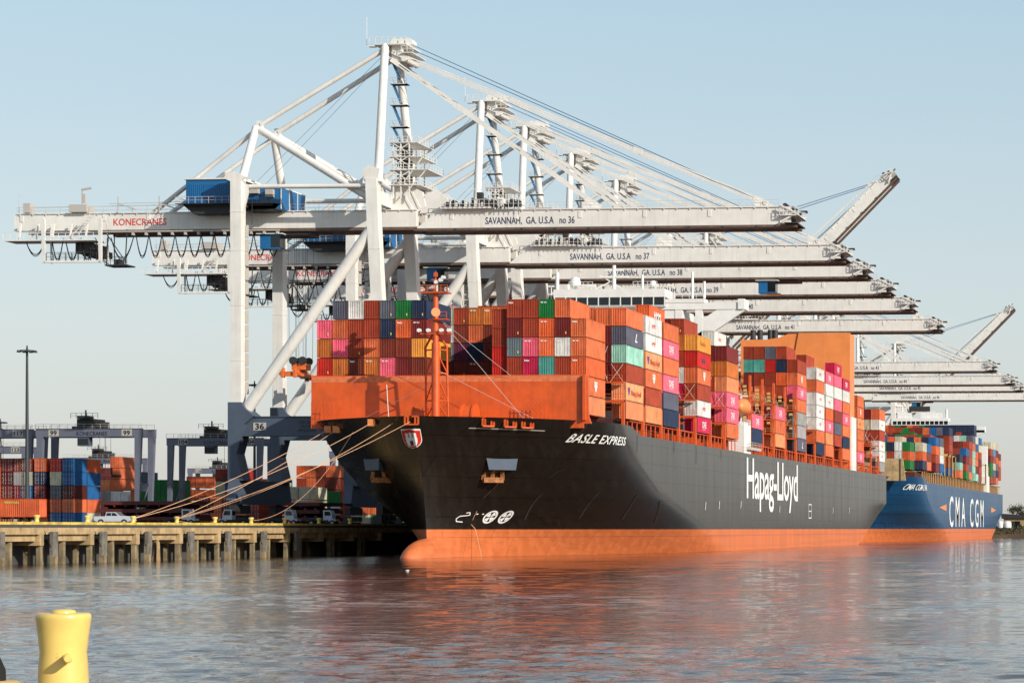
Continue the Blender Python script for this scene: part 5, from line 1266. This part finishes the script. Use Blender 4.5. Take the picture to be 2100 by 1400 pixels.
txt('lettering', 'TRITON', 'yellow_kerb', o, (CW+.02, .6, 2.15), FACE_X, .5, 1.3, bold=.02)
# white pickup
def wheelset(parent, xs, yh, r, wd):
    for x in xs:
        for s_ in (-1, 1):
            y0_ = s_*yh; g = MB(); g.tube((x, y0_-wd/2, r), (x, y0_+wd/2, r), r, 18); wl = g.build('wheel', 'black_rubber', parent)
            g = MB(); g.tube((x, y0_+s_*(wd/2), r), (x, y0_+s_*(wd/2+.02), r), r*.5, 12); g.build('rim', 'rail_steel', wl)
pk = thing('pickup_truck', 'white crew cab pickup truck parked on the wharf', 'pickup', (atx(236, 358), 358, 5.0))
g = MB(); g.prism([(-2.9, .72), (-2.95, 1.2), (-2.9, 1.34), (-1.2, 1.34), (-1.12, 1.42), (-.98, 1.98), (.45, 1.98), (1.15, 1.42), (2.5, 1.32), (2.88, 1.1), (2.95, .66), (2.5, .55), (-2.5, .55)], 'y', -.92, .92); 
g.build('body', 'car_white', pk)
g = MB(); g.prism([(-.98, 1.42), (-.86, 1.86), (-.2, 1.86), (-.2, 1.42)], 'y', -.935, -.92); g.prism([(-.1, 1.42), (-.1, 1.86), (.4, 1.86), (.85, 1.42)], 'y', -.935, -.92); g.add([(.48, -.82, 1.97), (1.16, -.86, 1.44), (1.16, .86, 1.44), (.48, .82, 1.97)], [(0,1,2,3)]); g.build('window', 'glass_dark', pk)
wheelset(pk, (-1.8, 1.85), .84, .46, .28)
g = MB(); g.box(2.86, 2.94, -.85, -.5, .8, 1.0); g.build('headlight', 'ship_white', pk); g = MB(); g.box(-2.98, -2.93, -.9, -.7, .8, 1.15); g.build('taillight', 'red_letter', pk)
# terminal tractors
def tractor(px, Y, label, flip=1):
    o = thing('terminal_tractor', label, 'yard tractor', (atx(px, Y), Y, 5.0), 'white yard tractors on the apron')
    g = MB(); g.prism([(-.8, 1.0), (-.8, 2.75), (.55, 2.75), (.85, 1.9), (.9, 1.0)], 'y', -.85, .85); g.box(.2, 1.5, -.95, .95, .8, 1.15); cab = g.build('cab', 'car_white', o)
    g = MB(); g.prism([(-.55, 1.8), (-.55, 2.55), (.45, 2.55), (.68, 1.8)], 'y', -.87, -.85); g.box(-.84, -.8, -.7, .7, 1.8, 2.55); g.build('window', 'glass_dark', cab)
    g = MB(); g.box(-4.2, 1.4, -.5, .5, .7, 1.05); g.box(-3.2, -1.6, -.7, .7, 1.05, 1.3); g.build('chassis', 'crane_dark', o)
    wheelset(o, (-2.9, .9), .9, .5, .35); o.scale = (flip, 1, 1); return o
tractor(386, 400, 'white yard tractor cab behind the second roped bollard'); tractor(596, 415, 'white yard tractor cab right of the crane sill'); tractor(675, 425, 'white yard tractor cab near the ship bow', 1); tractor(470, 408, 'dark-chassis yard tractor under the crane sill beam', -1)
# landed hatch covers, piled up
def hatchpile(px0, px1, Y, n, label):
    o = thing('hatch_cover_pile', label, 'hatch covers', (atx(px0, Y), Y, 5.0)); wd = atx(px1, Y)-atx(px0, Y)
    for k in range(n):
        g = MB(); z = .5+1.35*k; g.box(0, wd, 0, 12, z+.35, z+1.0)
        for q in range(int(wd/2)): g.box(q*2+.3, q*2+.5, -.05, 12, z, z+.35)
        for q in (.5, wd/2, wd-1): g.box(q, q+.5, 0, 12, z-.36, z)
        g.build('hatch_cover', 'hatch_brown', o)
hatchpile(206, 380, 405, 3, 'pile of dark brown hatch covers behind the white pickup')
hatchpile(590, 655, 430, 3, 'pile of dark hatch covers right of the crane portal')
# far river bank with shed, tanks and tree
g = MB(); vs = []; fs = []; rr = random.Random(2); n = 60
for i in range(n+1):
    x = -150+i*22; yb = 1120+i*2.5+rr.uniform(-4, 4)
    vs += [(x, yb, -1), (x, yb+8, 2.2+rr.uniform(-.3, .5)), (x, yb+26, 5.2+rr.uniform(-.5, .6)), (x, yb+1200, 7)]
fs = [(4*i+j, 4*i+4+j, 4*i+5+j, 4*i+1+j) for i in range(n) for j in range(3)]
g.add(vs, fs, 0, True); tag(g.build('river_bank', 'mud_bank'), kind='structure')
sx_ = atx(2058, 1160)
sh = thing('shed', 'long low shed with pale wall on the far bank at the right edge', 'shed', (sx_, 1160, 5))
g = MB(); g.box(0, 26, 0, 10, 0, 4.2); g.build('wall', 'concrete', sh); g = MB(); g.prism([(-1, 4.2), (-1, 6.6), (27, 4.9), (27, 4.2)], 'y', -1, 11); g.build('roof', 'crane_dark', sh); g = MB(); g.box(4, 8, -.1, 0, 0, 3); g.box(15, 24, -.1, 0, .5, 2.6); g.build('door', 'glass_dark', sh)
for px, w_ in ((2052, 1.5), (2066, 1.9)):
    o = thing('storage_tank', 'small white rounded tank on the far bank, ' + ('left' if px == 2052 else 'right') + ' of two beside the shed', 'tank', (atx(px, 1150), 1150, 4.8)); g = MB(); g.lathe([(w_, 0), (w_, 2.2), (w_*.7, 3), (.2, 3.2)], n=14); g.build('shell', 'ship_white', o)
def tree(px, Y, h, r, lab, seed, dens=900):
    rr = random.Random(seed); o = thing('bare_tree', lab, 'tree', (atx(px, Y), Y, 5)); g = MB(); tips = []
    def br(p, d, ln, rad, lv):
        q = p+d*ln; g.tube(p, q, rad, 6, rad*.65)
        if lv == 0: tips.append(q); return
        for _ in range(3+(lv > 1)):
            nd = (d+Vector((rr.uniform(-1, 1), rr.uniform(-1, 1), rr.uniform(-.2, .7)))*.75).normalized(); br(q, nd, ln*rr.uniform(.55, .75), rad*.6, lv-1)
    br(Vector((0, 0, 0)), Vector((0, 0, 1)), h*.36, .45, 3); g.build('trunk', 'trunk_bark', o)
    g = MB()
    for _ in range(dens):
        t = rr.choice(tips); c = t+Vector((rr.gauss(0, r*.11), rr.gauss(0, r*.11), rr.gauss(0, r*.09))); s_ = rr.uniform(.25, .55)
        a = Vector((rr.uniform(-1, 1), rr.uniform(-1, 1), rr.uniform(-1, 1))).normalized(); b2 = a.cross(Vector((rr.uniform(-1, 1), rr.uniform(-1, 1), 1))).normalized()
        g.add([c, c+a*s_, c+a*s_+b2*s_*.7, c+b2*s_*.7], [(0,1,2,3)])
    g.build('crown', 'foliage', o)
tree(2082, 1190, 12, 9, 'sparse brown tree above the shed at the right edge', 4)
tree(2098, 1240, 9, 8, 'low brown tree at the right edge behind the shed', 6, 700)
g = MB(); rr = random.Random(8)
for _ in range(5000):
    x = rr.uniform(-140, 60); y = 1128+rr.random()*26+(x+150)*.11; z = 1.0+(y-1124-(x+150)*.11)*.16; s_ = rr.uniform(.5, 1.4); a = rr.uniform(0, 6.3)
    g.add([(x, y, z), (x+s_*math.cos(a), y+s_*math.sin(a), z+.1), (x+s_*.6*math.cos(a+.5), y, z+s_)], [(0,1,2)])
tag(g.build('bank_undergrowth', 'foliage'), 'brown undergrowth covering the far river bank', 'undergrowth', kind='stuff')
# seagull on the water
gp = at(835, 1173, 250)
sg = MB(); dY = HC*F_/(1173-HY); gx = atx(835, dY)
sg.lathe([(.01, -.3), (.09, -.2), (.13, 0), (.09, .2), (.02, .34)], n=10); o = sg.build('seagull', 'ship_white'); o.location = (gx, dY, .08); o.rotation_euler = (0, R(80), 0); o.scale = (.7, .7, .7); tag(o, 'small white seagull floating below the ship bow', 'bird')
from collections import Counter
print(Counter(o.get('group') for o in bpy.data.objects if o.get('category') == 'container'))
for o in bpy.data.objects:
    if o.get('label') and len(o['label'].split()) > 16: print('LONG', o['label'])
print('containers', NB[0], 'far', len(FARB[0]), 'piles', np_)
